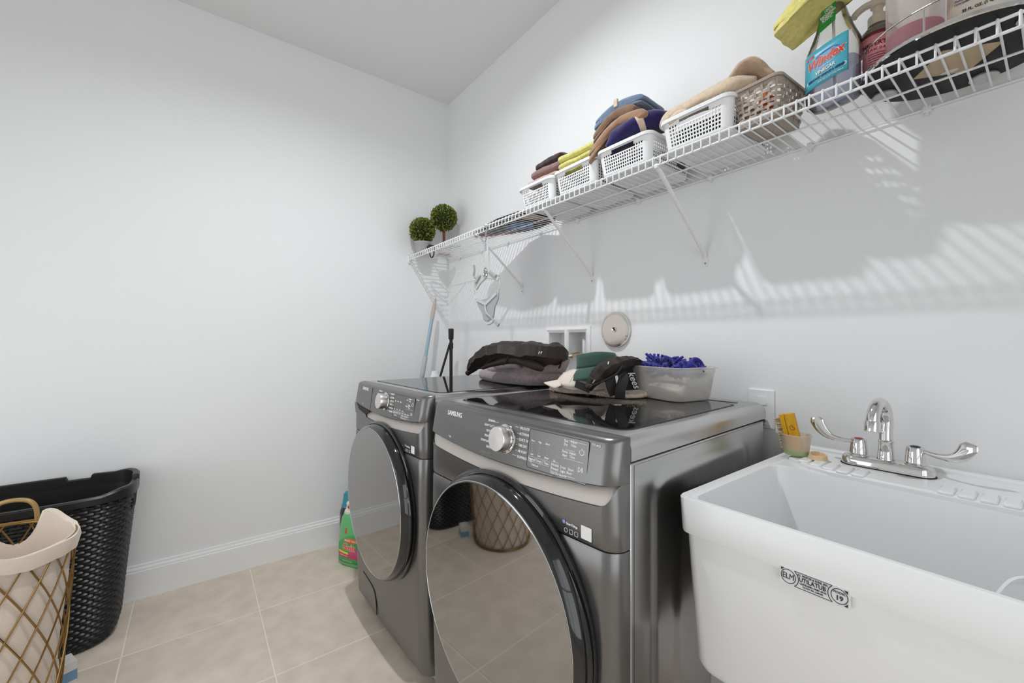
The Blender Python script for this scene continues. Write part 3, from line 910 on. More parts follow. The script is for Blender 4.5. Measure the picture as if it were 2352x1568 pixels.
# ------------------------------------------------------------------ wire shelf
DZ = 1.6925                       # top of the deck wires
YB = -0.282                       # front of the shelf
sh = thing('wire_shelf', 'long white wire shelf with diagonal braces along the back wall', 'shelf', (0, 0, DZ))
SL = 2.70
wr = MB().tube([(0, -0.004, -0.0021), (0, -0.10, -0.0021), (0, YB + 0.003, -0.0021), (0, YB - 0.0015, -0.004), (0, YB - 0.0035, -0.009), (0, YB - 0.0035, -0.031)], 0.0021, 6)
wme = wr.mesh('wire', 'wire')
nwire = int((SL - 0.02) / 0.0245)
for k in range(nwire + 1):
    x = 2.335 - 0.0245 * 94 + 0.0245 * k
    if x < 0.006 or x > SL:
        continue
    o = bpy.data.objects.new('wire', wme)
    COL.objects.link(o)
    o.parent = sh
    o.location = (x, 0, 0)
for y, z, r in ((YB, -0.0070, 0.0030), (YB, -0.0300, 0.0030), (-0.135, -0.0066, 0.0026), (-0.008, -0.0066, 0.0026)):
    MB().tube([(0.004, y, z), (SL, y, z)], r, 8).build('rail', 'wire', sh)
for x in (0.80, 1.281, 1.780):
    bk_ = MB()
    bk_.tube([(x, YB + 0.006, -0.034), (x, YB + 0.018, -0.040), (x, -0.012, -0.250), (x, -0.004, -0.266)], [0.006, 0.0075, 0.0075, 0.006], 10, flat=[0.003, 0.0045, 0.0045, 0.003], up=(0, 0.7, 0.7))
    b0 = bk_.build('brace', 'wire', sh)
    MB().prism(rr(0.0085, 0.016, 0.003, 3, x, -0.279), 0.0, 0.003, T(0, -0.0001, 0) @ RX(PI / 2)).build('brace_foot', 'wire', b0)
    MB().lathe([(0.0, 0.0052), (0.0025, 0.005), (0.0038, 0.003)], 14, X=T(x, 0, -0.284) @ RX(PI / 2)).build('screw', 'print_g', b0)
    B(x - 0.006, x + 0.006, YB - 0.002, YB + 0.010, -0.037, -0.024).build('brace_hook', 'wire', b0, bevel=(0.002, 2))
for x in (0.16, 0.42, 0.68, 0.95, 1.20, 1.52, 1.80, 2.08, 2.31, 2.55):
    cl = B(x - 0.007, x + 0.007, -0.013, 0.0, -0.014, 0.003)
    cl.box(x - 0.003, x + 0.003, -0.010, -0.002, -0.022, -0.012)
    cl.build('wall_clip', 'wire', sh, bevel=(0.0015, 2))
eb = B(0.0, 0.006, YB - 0.008, YB + 0.016, -0.050, -0.004).build('end_bracket', 'wire', sh, bevel=(0.002, 2))
for z in (-0.002, -0.055):
    MB().lathe([(0.0, 0.004), (0.0028, 0.0035), (0.0032, 0.0)], 12, X=T(0.0, YB + 0.004, z) @ RY(PI / 2)).build('screw', 'print_g', eb)

# ------------------------------------------------------------------ white perforated baskets
def perim(a, b, r, cols_x, cols_y, hole=0.62):
    """points round a rounded rectangle with flags: does the span after this point hold a hole?"""
    pts = []

    def side(x0, y0, x1, y1, n):
        for k in range(n):
            t0 = (k + (1 - hole) / 2) / n
            t1 = (k + (1 + hole) / 2) / n
            pts.append((x0 + (x1 - x0) * k / n, y0 + (y1 - y0) * k / n, False))
            pts.append((x0 + (x1 - x0) * t0, y0 + (y1 - y0) * t0, True))
            pts.append((x0 + (x1 - x0) * t1, y0 + (y1 - y0) * t1, False))

    def corner(cx, cy, a0):
        for k in range(5):
            q = math.radians(a0 + 90 * k / 5)
            pts.append((cx + r * math.cos(q), cy + r * math.sin(q), False))
    corner(a - r, b - r, 0); side(a - r, b, -a + r, b, cols_x)
    corner(-a + r, b - r, 90); side(-a, b - r, -a, -b + r, cols_y)
    corner(-a + r, -b + r, 180); side(-a + r, -b, a - r, -b, cols_x)
    corner(a - r, -b + r, 270); side(a, -b + r, a, b - r, cols_y)
    return pts


BA, BB, BH = 0.100, 0.126, 0.088


def make_basket():
    t = bpy.data.objects.new('storage_basket', None)
    COL.objects.link(t)
    P = perim(BA, BB, 0.022, 17, 18)
    n = len(P)
    zs = [(0.0, 0), (0.012, 0)]
    z = 0.0135
    for k in range(6):
        zs.append((z, 1)); zs.append((z + 0.0062, 0)); z += 0.0098
    zs += [(0.0785, 0), (BH, 0)]

    def pt(x, y, z):
        q = 0.90 + 0.10 * z / BH
        return Vector((x * q, y * q, z))
    mb = MB()
    vs = [pt(x, y, z) for z, _ in zs for x, y, _h in P]
    fs = []
    for j in range(len(zs) - 1):
        for i in range(n):
            k = (i + 1) % n
            mx, my = (P[i][0] + P[k][0]) / 2, (P[i][1] + P[k][1]) / 2
            if P[i][2] and zs[j][1]:
                continue
            if abs(mx) < 0.043 and abs(my) > BB - 0.001 and 0.060 < zs[j][0] < 0.078:
                continue
            fs.append((j * n + i, j * n + k, (j + 1) * n + k, (j + 1) * n + i))
    mb.add(vs, fs)
    mb.build('wall', 'white', t, smooth=30, solid=0.0018)
    bt = MB()
    bt.prism([(x * 0.90, y * 0.90) for x, y in rr(BA, BB, 0.022, 5)], 0.0, 0.002)
    for k in range(9):
        bt.box(-0.074, 0.074, -0.096 + k * 0.024 - 0.0008, -0.096 + k * 0.024 + 0.0008, -0.0012, 0.0)
    bt.build('bottom', 'white', t, smooth=None)
    rim = MB()
    sec = [(0.0, -0.006), (0.008, -0.008), (0.0085, 0.0), (0.007, 0.002), (0.0, 0.002), (-0.0015, 0.0)]
    R0 = rr(BA, BB, 0.022, 6)
    rings = []
    for i, (x, y) in enumerate(R0):
        x0, y0 = R0[i - 1]; x1, y1 = R0[(i + 1) % len(R0)]
        nx, ny = (y1 - y0), -(x1 - x0)
        L = math.hypot(nx, ny)
        nx, ny = nx / L, ny / L
        rings.append([Vector((x + nx * d, y + ny * d, BH + h)) for d, h in sec])
    rings.append(rings[0])
    rim.loft(rings, True, False, False).build('rim', 'white', t, smooth=30)
    for sg in (-1, 1):
        ln_ = MB().box(-0.048, 0.048, -0.003, 0.003, BH - 0.026, BH + 0.003, T(0, sg * (BB + 0.003), 0))
        # hand-hold lip: a frame round the slot
        ln_ = MB()
        ln_.box(-0.048, 0.048, -0.004, 0.004, BH - 0.008, BH + 0.004, T(0, sg * (BB + 0.002), 0))
        ln_.build('hand_hold', 'white', t, bevel=(0.002, 2))
    return t


bask = make_basket()
spots = [(1.222, 0.0, 0.0, 'white perforated basket holding brown and pink folded towels'),
         (1.436, 0.0, -0.01, 'white perforated basket holding lime yellow folded towels'),
         (1.648, 0.0, 0.02, 'white perforated basket holding the navy striped and tan towels'),
         (1.890, 0.0, 0.0, 'white perforated basket holding a bulky beige cloth, next to the grey woven basket')]
for i, (x, dy, a, lb_) in enumerate(spots):
    o = bask if i == 0 else dup(bask)
    o.location = (x, -0.148 + dy, DZ + 0.0015)
    o.rotation_euler = (0, 0, a)
    tag(o, lb_, 'basket', 'white perforated baskets on the wire shelf')

# ------------------------------------------------------------------ small grey-brown woven basket
gb = thing('woven_basket', 'small taupe plastic basket with woven sides beside the spray bottle', 'basket', (2.044, -0.180, DZ + 0.0005), -0.05)
M['taupe'] = pm('taupe_plastic', s(168, 154, 142), 0.45)
ga, gbb, gh = 0.057, 0.076, 0.092


def gper(m, sc):
    R0 = rr(ga * sc, gbb * sc, 0.018, 8)
    R0.append(R0[0])
    L = [0]
    for (x0, y0), (x1, y1) in zip(R0[:-1], R0[1:]):
        L.append(L[-1] + math.hypot(x1 - x0, y1 - y0))
    out = []
    for k in range(m):
        d = L[-1] * k / m
        i = max(j for j in range(len(L)) if L[j] <= d + 1e-12)
        i = min(i, len(R0) - 2)
        t = (d - L[i]) / (L[i + 1] - L[i])
        p = Vector((R0[i][0] + (R0[i + 1][0] - R0[i][0]) * t, R0[i][1] + (R0[i + 1][1] - R0[i][1]) * t, 0))
        tt = Vector((R0[i + 1][0] - R0[i][0], R0[i + 1][1] - R0[i][1], 0)).normalized()
        out.append((p, Vector((tt.y, -tt.x, 0))))
    return out


NV = 30
for r in range(6):
    z0 = 0.012 + r * 0.0118
    sc = 0.84 + 0.16 * z0 / gh
    pr = gper(NV * 4, sc)
    rings = []
    for k, (p, n_) in enumerate(pr):
        d = 0.0022 * math.sin(2 * PI * k / 8 + (PI if r % 2 else 0))
        c = p + n_ * d
        rings.append([c + n_ * 0.0009 + Vector((0, 0, z0)), c + n_ * 0.0009 + Vector((0, 0, z0 + 0.0075)), c - n_ * 0.0009 + Vector((0, 0, z0 + 0.0075)), c - n_ * 0.0009 + Vector((0, 0, z0))])
    rings.append(rings[0])
    MB().loft(rings, True, False, False).build('weave_band', 'taupe', gb, smooth=35)
for k in range(NV):
    p0, n0 = gper(NV, 0.84)[k]
    p1, n1 = gper(NV, 1.0)[k]
    tt = Vector((-n0.y, n0.x, 0))
    pts = []
    for j in range(13):
        q = j / 12
        z = 0.004 + q * (gh - 0.010)
        d = -0.0022 * math.sin(PI * (z - 0.012 + 0.002) / 0.0118 + PI / 2) * (1 if k % 2 else -1)
        pts.append(p0.lerp(p1, q) + n0 * d * 0.8 + Vector((0, 0, z)))
    ribbon(pts, 0.0052, 0.0016, tt).build('upright', 'taupe', gb, smooth=35)
MB().loft([[Vector((x * q, y * q, z)) for x, y in rr(ga, gbb, 0.018, 8)] for z, q in ((0.0, 0.80), (0.0, 0.84), (0.012, 0.86), (0.012, 0.83), (0.003, 0.80))]).build('bottom', 'taupe', gb, smooth=35)
MB().loft([[Vector((x * q, y * q, z)) for x, y in rr(ga, gbb, 0.018, 8)] for z, q in ((gh - 0.014, 0.985), (gh - 0.004, 1.0), (gh - 0.006, 1.07), (gh - 0.001, 1.085), (gh + 0.002, 1.05), (gh + 0.001, 1.0), (gh - 0.004, 0.97), (gh - 0.014, 0.965), (gh - 0.014, 0.985))], True, False, False).build('rim', 'taupe', gb, smooth=40)
oi = MB().lathe([(0.0, 0.0), (0.017, 0.0), (0.018, 0.004), (0.018, 0.05), (0.010, 0.058), (0.010, 0.066), (0.0, 0.066)], 24).build('pill_bottle', pm('orange_plastic', s(214, 98, 20), 0.3), None)
oi.location = (2.050, -0.212, DZ + 0.014)
tag(oi, 'small orange bottle inside the taupe woven basket', 'bottle')

# ------------------------------------------------------------------ folded towels and cloths
def towel_mat(name, c, var=0.12, bump=0.5, bs=420):
    M[name] = pm(name, c, 0.95, bump=bump, bscale=bs, var=var, vscale=90, sheen=0.5, spec=0.1)
    return name


def folded(layers, t, wd, L, seed=0, amp=0.004, droop=None, m=16, taper=0.12, shift=None):
    """towel folded back and forth; fold edges lie along x ends +-wd/2, cloth runs L along y"""
    cl = []
    for i in range(layers):
        z = t * (i + 0.5)
        off = (shift[i] if shift else 0.0)
        xs_ = [-wd / 2 + t / 2, -wd / 6, wd / 6, wd / 2 - t / 2]
        if i % 2:
            xs_ = xs_[::-1]
        for x in xs_:
            cl.append(Vector((x + off, 0, z)))
        if i < layers - 1:
            sgn = -1 if i % 2 else 1
            for q in (-50, 0, 50):
                cl.append(Vector((xs_[-1] + off + sgn * t / 2 * math.cos(math.radians(q)), 0, t * (i + 1) + t / 2 * math.sin(math.radians(q)))))
    h = t * 0.47
    nrm = []
    for i, p in enumerate(cl):
        tt = (cl[min(i + 1, len(cl) - 1)] - cl[max(i - 1, 0)]).normalized()
        nrm.append(Vector((-tt.z, 0, tt.x)))
    e0 = (cl[0] - cl[1]).normalized()
    e1 = (cl[-1] - cl[-2]).normalized()
    out = [p + n_ * h for p, n_ in zip(cl, nrm)]
    out += [cl[-1] + e1 * h * 0.8 + nrm[-1] * h * 0.5, cl[-1] + e1 * h * 0.8 - nrm[-1] * h * 0.5]
    out += [p - n_ * h for p, n_ in zip(reversed(cl), reversed(nrm))]
    out += [cl[0] + e0 * h * 0.8 - nrm[0] * h * 0.5, cl[0] + e0 * h * 0.8 + nrm[0] * h * 0.5]
    H = t * layers
    rings = []
    for k in range(m + 1):
        y = -L / 2 + L * k / m
        e = min(k, m - k) / m
        s_ = 1 - taper * max(0, 1 - e / 0.12) ** 2
        rings.append([Vector((p.x * (1 - 0.3 * (1 - s_)), y, H * 0.5 * (1 - s_) * 0.6 + p.z * s_)) for p in out])
    mb = MB().loft(rings)
    mb.fuzz(amp, 14, seed).fuzz(amp * 0.5, 45, seed + 5)
    if droop:
        mb.warp(droop)
    zmin = min(p.z for p in mb.v)
    if not droop:
        mb.v = [Vector((p.x, p.y, max(0.0, p.z))) for p in mb.v]
    return mb


def cloth(name, label, cat, mb, m, loc, rotz=0.0, group=None, rx=0.0, ry=0.0, sub=1):
    o = mb.build(name, m, None, smooth=60, sub=sub)
    o.location = loc
    o.rotation_euler = (rx, ry, rotz)
    return tag(o, label, cat, group)


towel_mat('t_pink', s(196, 166, 152)); towel_mat('t_mauve', s(140, 108, 104)); towel_mat('t_darkbrown', s(52, 26, 24))
towel_mat('t_lime', s(212, 206, 122), bump=0.35); towel_mat('t_blue', s(104, 122, 146), bump=0.15, bs=600); towel_mat('t_tan', s(160, 124, 98))
towel_mat('t_brown', s(128, 98, 76)); towel_mat('t_navy', s(44, 36, 92)); towel_mat('t_cream', s(212, 192, 174), bump=0.3)
towel_mat('t_beige', s(212, 190, 164), bump=0.25, bs=700); towel_mat('t_yellow', s(228, 216, 128), bump=0.35)
bz = 1.785
GT_ = 'towels in the white baskets'
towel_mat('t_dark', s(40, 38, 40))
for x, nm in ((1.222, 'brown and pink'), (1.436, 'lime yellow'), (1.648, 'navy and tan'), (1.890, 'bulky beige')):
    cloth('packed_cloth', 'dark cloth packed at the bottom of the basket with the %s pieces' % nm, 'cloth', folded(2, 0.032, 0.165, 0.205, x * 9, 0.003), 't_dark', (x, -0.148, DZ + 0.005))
H90 = PI / 2
cloth('folded_towel', 'pale pink folded towel at the bottom of the leftmost shelf stack', 'towel', folded(1, 0.034, 0.21, 0.185, 1, 0.004), 't_pink', (1.226, -0.150, bz), H90, GT_, rx=0.02)
cloth('folded_towel', 'mauve folded towel in the middle of the leftmost shelf stack', 'towel', folded(1, 0.036, 0.20, 0.175, 2, 0.004), 't_mauve', (1.240, -0.150, bz + 0.034), H90 + 0.03, GT_)
cloth('folded_towel', 'dark chocolate folded towel on top of the leftmost shelf stack', 'towel', folded(1, 0.034, 0.19, 0.165, 3, 0.004), 't_darkbrown', (1.252, -0.145, bz + 0.070), H90 - 0.02, GT_)
for k in range(3):
    cloth('folded_towel', ['lime yellow folded towel, lowest of three in its basket', 'lime yellow folded towel, middle of three in its basket', 'lime yellow folded towel, topmost of three in its basket'][k], 'towel',
          folded(1, 0.027, 0.205, 0.205 - 0.02 * (k == 0), 4 + k, 0.003), 't_lime', (1.430 - 0.002 * k, -0.155, bz - 0.012 + 0.0275 * k), H90 + 0.02 * k, 'lime yellow towels in the second basket')


def crumple(pts, ra, rb, seed, amp=0.012, n=18, k=5, up=(0, 0, 1)):
    p = smooth_path(pts, k)
    mb = MB().tube(p, lerp_list(ra, len(p)), n, flat=lerp_list(rb, len(p)), up=up)
    return mb.fuzz(amp, 16, seed).fuzz(amp * 0.45, 40, seed + 3)


def sag(k1, k2, x0=0.0):
    """cloth bent down to the left (k1) and right (k2) of x0"""
    return lambda p: Vector((p.x, p.y, p.z - k1 * min(0, p.x - x0) ** 2 - k2 * max(0, p.x - x0) ** 2))


NVP = [(1.585, -0.255, 1.785), (1.625, -0.245, 1.812), (1.665, -0.225, 1.832), (1.715, -0.195, 1.842), (1.765, -0.15, 1.835)]
nv = cloth('bath_towel', 'navy terry towel with a broad cream stripe bunched in its basket', 'towel', crumple(NVP, [0.03, 0.045, 0.055, 0.055, 0.03], [0.016, 0.028, 0.034, 0.032, 0.018], 11, 0.009, k=8), 't_navy', (0, 0, 0), group=GT_)
_p = smooth_path(NVP, 8)
_a, _b = lerp_list([0.03, 0.045, 0.055, 0.055, 0.03], len(_p)), lerp_list([0.016, 0.028, 0.034, 0.032, 0.018], len(_p))
MB().tube(_p[17:22], [x * 1.05 + 0.001 for x in _a[17:22]], 18, flat=[x * 1.05 + 0.001 for x in _b[17:22]], up=(0, 0, 1)).fuzz(0.009, 16, 11).fuzz(0.009 * 0.45, 40, 14).build('cream_stripe', 't_cream', nv, sub=1)
cloth('bath_towel', 'light tan terry towel draped down over the white basket rim', 'towel', folded(2, 0.020, 0.215, 0.15, 13, 0.006, droop=sag(4.0, 3.0, 0.03)), 't_tan', (1.606, -0.205, 1.838), 0.10, GT_, ry=-0.12)
cloth('bath_towel', 'darker tan terry towel folded under the blue sheet', 'towel', folded(2, 0.018, 0.170, 0.15, 14, 0.005, droop=sag(4.5, 3.0, 0.02)), 't_brown', (1.592, -0.185, 1.881), 0.05, GT_, ry=-0.06)
bo = cloth('folded_sheet', 'slate blue folded sheet with a cream tag on top of the tan towels', 'sheet', folded(3, 0.0105, 0.190, 0.14, 21, 0.003, droop=sag(2.2, 3.2, 0.0)), 't_blue', (1.608, -0.185, 1.912), PI + 0.05, None, ry=0.03)
B(-0.007, 0.007, 0.064, 0.0725, 0.008, 0.034).build('fabric_tag', 't_cream', bo, bevel=(0.001, 1))
bg = crumple([(1.795, -0.252, 1.778), (1.806, -0.245, 1.802), (1.850, -0.235, 1.812), (1.910, -0.22, 1.822), (1.965, -0.205, 1.832), (2.010, -0.18, 1.826)], [0.026, 0.038, 0.042, 0.044, 0.046, 0.026], [0.018, 0.022, 0.023, 0.026, 0.028, 0.016], 31, 0.006)
cloth('cotton_cloth', 'thick beige cotton cloth rolled over the largest white basket', 'cloth', bg, 't_beige', (0, 0, 0))
towel_mat('t_linen', s(190, 164, 138), bump=0.3, bs=500)
cloth('linen_rag', 'frayed linen rag bunched on top between basket and woven basket', 'cloth', crumple([(1.955, -0.205, 1.842), (1.985, -0.195, 1.872), (2.020, -0.18, 1.862), (2.050, -0.165, 1.822)], [0.02, 0.034, 0.036, 0.02], [0.010, 0.018, 0.016, 0.010], 32, 0.009), 't_linen', (0, 0, 0))
cloth('waffle_cloth', 'cream waffle cloth crumpled at the left inside the beige cloth basket', 'cloth', crumple([(1.815, -0.268, 1.776), (1.838, -0.266, 1.786), (1.870, -0.262, 1.786)], [0.010, 0.014, 0.010], [0.010, 0.016, 0.010], 33, 0.005), 't_cream', (0, 0, 0))

# ------------------------------------------------------------------ spray bottle with the yellow towel over it
wb_ = thing('spray_bottle', 'clear spray bottle with a turquoise label under the yellow towel', 'bottle', (2.181, -0.190, DZ + 0.0005), -0.16)
M['clearp'] = thin('clear_plastic', (0.97, 0.97, 0.96), 0.10, (0.85, 0.83, 0.80), rough=0.08, gloss=0.12)
M['blueliq'] = thin('violet_liquid', (0.78, 0.79, 0.90), 0.12, s(150, 152, 190), rough=0.05, gloss=0.04)
pf = [(0.0, 0.046, 0.027, 3.2), (0.004, 0.050, 0.031, 3.2), (0.03, 0.052, 0.033, 3.2), (0.095, 0.0525, 0.033, 3.2), (0.130, 0.050, 0.031, 3.0), (0.150, 0.043, 0.027, 2.6), (0.175, 0.034, 0.022, 2.3), (0.205, 0.026, 0.019, 2.1), (0.225, 0.018, 0.016, 2.0), (0.232, 0.0135, 0.0135, 2), (0.245, 0.0135, 0.0135, 2)]
MB().loft([se(a, b, p, 40, z=z) for z, a, b, p in pf], True, True, False).build('bottle_body', 'clearp', wb_, smooth=60)
MB().loft([se(a * 0.93, b * 0.90, p, 40, z=z) for z, a, b, p in [(0.004, 0.046, 0.027, 3.2), (0.03, 0.052, 0.033, 3.2), (0.085, 0.0525, 0.033, 3.2), (0.0851, 0.0525, 0.033, 3.2)]]).build('liquid', 'blueliq', wb_, smooth=60)
MB().tube([(0.004, 0, 0.01), (0.0, 0, 0.23)], 0.003, 10).build('dip_tube', 'white', wb_)
trg = MB()
trg.lathe([(0.0165, 0.238), (0.0165, 0.256), (0.012, 0.260), (0.0, 0.260)], 24)
trg.box(-0.012, 0.012, -0.050, 0.035, 0.256, 0.280)
trg.box(-0.005, 0.005, -0.040, -0.030, 0.225, 0.258)
trg.build('trigger_head', 'white', wb_, bevel=(0.004, 2))


def lab_curve(x, z, off):
    """front skin of the bottle"""
    q = min(1, abs(x) / 0.0522)
    return Vector((x, -0.0331 * (1 - q ** 3.2) ** (1 / 3.2) - off, z))


def label_patch(poly, off, nx=24):
    """fill between lower and upper edge lines of a label on the bottle skin"""
    (x0, x1, lo, hi) = poly
    mb = MB()
    mb.grid(lambda u, v: lab_curve(x0 + (x1 - x0) * u, lo(u) + (hi(u) - lo(u)) * v, off), nx, 6)
    return mb


M['turq'] = pm('turquoise_label', s(72, 166, 184), 0.35)
M['lab_green'] = pm('green_label', s(36, 140, 62), 0.4)
M['lab_white'] = pm('white_label', (0.75, 0.73, 0.70), 0.45)
M['lab_blue'] = pm('blue_oval', s(70, 96, 190), 0.35)
M['lab_red'] = pm('red_print', s(214, 52, 30), 0.4)
M['lab_navy'] = pm('navy_print', s(40, 40, 110), 0.4)
flab = label_patch((-0.046, 0.042, lambda u: 0.036 + 0.012 * u, lambda u: 0.120 + 0.014 * u), 0.0010).build('front_label', 'turq', wb_, solid=0.0004)


def onlab(off):
    """bend flat (x, y) artwork on to the bottle skin, sloping up to the right"""
    def f(p):
        return lab_curve(p.x, p.y, off + p.z)
    return f


ov = MB()
ov.prism([(0.030 * math.cos(2 * PI * k / 32) + 0.002, 0.0165 * math.sin(2 * PI * k / 32) + 0.0965 + 0.16 * 0.030 * math.cos(2 * PI * k / 32)) for k in range(32)], 0, 0.0004)
ov.warp(onlab(0.0012)).build('brand_oval', 'lab_blue', flab, smooth=None)


def blabel(txt, size, m, cx, cz, tilt, bold=0.0, shear=0.0, off=0.0022, wx=1.0):
    def f(p):
        x, y = p.x * wx + shear * p.y, p.y
        return lab_curve(cx + x, cz + y + tilt * x, off + p.z)
    return text_mesh(txt, size, m, flab, f, bold=bold)


blabel('Windex', 0.0275, 'lab_white', 0.0, 0.0955, 0.17, 0.0016, 0.25, 0.0017, 0.82)
blabel('Windex', 0.0275, 'lab_red', 0.0, 0.0955, 0.17, 0.0006, 0.25, 0.0024, 0.82)
blabel('with', 0.0060, 'lab_white', -0.006, 0.0775, 0.13, 0.0, 0.2)
blabel('VINEGAR', 0.0105, 'lab_white', 0.000, 0.0710, 0.13, 0.0003, 0.0, 0.0022, 0.9)
pb = MB().prism(rr(0.0395, 0.0042, 0.004, 4), 0, 0.0003).warp(lambda p: lab_curve(p.x + 0.0, 0.0600 + p.y + 0.13 * p.x, 0.0014 + p.z)).build('slogan_band', 'lab_white', flab, smooth=None)
blabel('REMOVES GREASE & GRIME', 0.0068, 'lab_navy', 0.0, 0.0600, 0.13, 0.0002, 0.15, 0.0022, 0.86)
blabel('23 FL OZ (1 PT 7 OZ) 680mL', 0.0044, 'lab_white', 0.010, 0.0510, 0.13, 0, 0, 0.0022, 0.9)
MB().prism(rr(0.0085, 0.0030, 0.003, 4), 0, 0.0004).warp(lambda p: lab_curve(p.x - 0.031, 0.1110 + p.y + 0.15 * p.x, 0.0014 + p.z)).build('brand_badge', 'lab_red', flab, smooth=None)
gl_ = MB()
gl_.prism([(-0.017, 0.156), (0.015, 0.164), (0.013, 0.212), (-0.014, 0.205)], 0, 0.0005)
GX = T(0.0, -0.0255, 0.0) @ RX(0.10) @ RX(PI / 2)
gl_ = MB().prism([(-0.017, 0.150), (0.017, 0.164), (0.014, 0.214), (-0.014, 0.206)], 0, 0.0006, T(0, -0.0600, 0.012) @ RX(PI / 2 - 0.20)).build('neck_label', 'lab_green', wb_, smooth=None)
GT = T(0, -0.0600, 0.012) @ RX(PI / 2 - 0.20)
for k, tx in enumerate(('100%', 'RECOVERED', 'COASTAL', 'PLASTIC')):
    text(tx, 0.0088 if k else 0.013, 'lab_white', gl_, GT @ T(0.0, 0.2015 - (0 if not k else 0.004) - k * 0.0066, 0.0008) @ RZ(0.30), align='CENTER', bold=0.0002, wx=0.62)


def yl_droop(p):
    q = p.x + 0.02
    return Vector((p.x, p.y - 0.25 * min(0, q) * 0.5, p.z - 3.6 * min(0, q) ** 2 - 1.2 * max(0, q) ** 2))


yt = folded(2, 0.016, 0.255, 0.10, 41, 0.006, droop=yl_droop, taper=0.05)
cloth('yellow_towel', 'yellow microfiber towel draped over the top of the spray bottle', 'towel', yt, 't_yellow', (2.205, -0.238, DZ + 0.230), -0.10, None, ry=-0.10, rx=-0.04)

# ------------------------------------------------------------------ turntable with bottles
ls = thing('lazy_susan', 'black turntable with a chrome rail carrying three bottles on the shelf', 'turntable', (2.372, -0.166, DZ + 0.0005))
MB().lathe([(0.0, 0.006), (0.138, 0.006), (0.142, 0.008), (0.142, 0.015), (0.138, 0.017), (0.0, 0.017)], 96).build('tray', 'blackm', ls)
MB().lathe([(0.1415, 0.0072), (0.1435, 0.009), (0.1435, 0.015), (0.1415, 0.0172)], 96).build('tray_edge', 'chrome', ls)
rl = [(0.142 * math.cos(2 * PI * k / 72), 0.142 * math.sin(2 * PI * k / 72), 0.060) for k in range(73)]
MB().tube(rl, 0.0016, 8).build('rail_ring', 'chrome', ls)
for k in range(6):
    q = math.radians(20 + 60 * k)
    MB().tube([(0.142 * math.cos(q), 0.142 * math.sin(q), 0.015), (0.142 * math.cos(q), 0.142 * math.sin(q), 0.060)], 0.0015, 8).build('rail_post', 'chrome', ls)
for q in (math.radians(163), math.radians(76), math.radians(-32)):
    MB().lathe([(0.0, 0.0), (0.020, 0.0), (0.022, 0.002), (0.020, 0.0062), (0.0, 0.0062)], 28, X=T(0.118 * math.cos(q), 0.118 * math.sin(q), 0)).build('foot_pad', pm('grey_pad', (0.55, 0.55, 0.55), 0.4) if 'grey_pad' not in bpy.data.materials else bpy.data.materials['grey_pad'], ls)
lp_ = B(-0.045, 0.045, -0.045, 0.045, 0.0050, 0.0061, RZ(0.62)).build('paper_label', pm('kraft_label', s(196, 176, 146), 0.8, var=0.08), ls, smooth=None)
MB().lathe([(0.0, 0.0), (0.013, 0.0), (0.013, 0.0004)], 24, X=T(-0.012, 0.034, 0.0046), squash=0.55).build('label_mark', 'lab_white', lp_)

TZ = DZ + 0.018
sb_ = thing('hand_soap_bottle', 'pump bottle of pink hand soap on the black turntable', 'bottle', (2.252, -0.152, TZ))
M['soapb'] = thin('soap_plastic', (0.95, 0.93, 0.90), 0.40, s(206, 198, 186), rough=0.1, gloss=0.10)
MB().lathe([(0.0, 0.0), (0.030, 0.0), (0.033, 0.003), (0.033, 0.108), (0.030, 0.120), (0.021, 0.130), (0.0165, 0.133), (0.0165, 0.138)], 40, cap0=False).build('bottle_body', 'soapb', sb_)
ph = MB()
ph.lathe([(0.0175, 0.136), (0.0175, 0.156), (0.013, 0.160), (0.009, 0.160), (0.009, 0.176), (0.013, 0.178), (0.013, 0.196), (0.0, 0.198)], 24)
ph.tube(smooth_path([(0, 0, 0.188), (-0.018, -0.004, 0.190), (-0.034, -0.008, 0.182), (-0.040, -0.010, 0.174)], 4), 0.009, 12, flat=0.007)
ph.build('pump', pm('cream_plastic', s(206, 196, 180), 0.4), sb_)


def cyl(r, a0):
    return lambda p: Vector(((r + p.z) * math.sin(p.x / r + a0), -(r + p.z) * math.cos(p.x / r + a0), p.y))


M['pinklab'] = pm('pink_label', s(226, 150, 160), 0.5)
M['maroon'] = pm('maroon_print', s(110, 24, 50), 0.5)
A0 = 0.18
pl_ = MB().grid(lambda u, v: cyl(0.0334, A0)(Vector((-0.052 + 0.104 * u, 0.014 + 0.094 * v, 0))), 32, 2).build('label', 'pinklab', sb_, solid=0.0003)
MB().grid(lambda u, v: cyl(0.0338, A0)(Vector((-0.052 + 0.104 * u, 0.1025 + 0.007 * v, 0))), 32, 1).build('label_band', 'maroon', pl_, solid=0.0003)
cyt = lambda dx, dz: (lambda p: cyl(0.0338, A0)(Vector((p.x + dx, p.y + dz, p.z))))
text_mesh("MEYER'S", 0.0118, 'maroon', pl_, cyt(-0.006, 0.082), bold=0.0003)
text_mesh('CLEAN DAY', 0.0072, 'maroon', pl_, cyt(-0.004, 0.070), space=1.25)
for k in range(8):
    MB().grid(lambda u, v, k=k: cyl(0.0338, A0)(Vector((-0.016 + 0.036 * u, 0.060 - 0.0052 * k + 0.0012 * v, 0))), 8, 1).build('label_line', 'pinklab' if k > 90 else 'maroon', pl_, solid=0.0002)

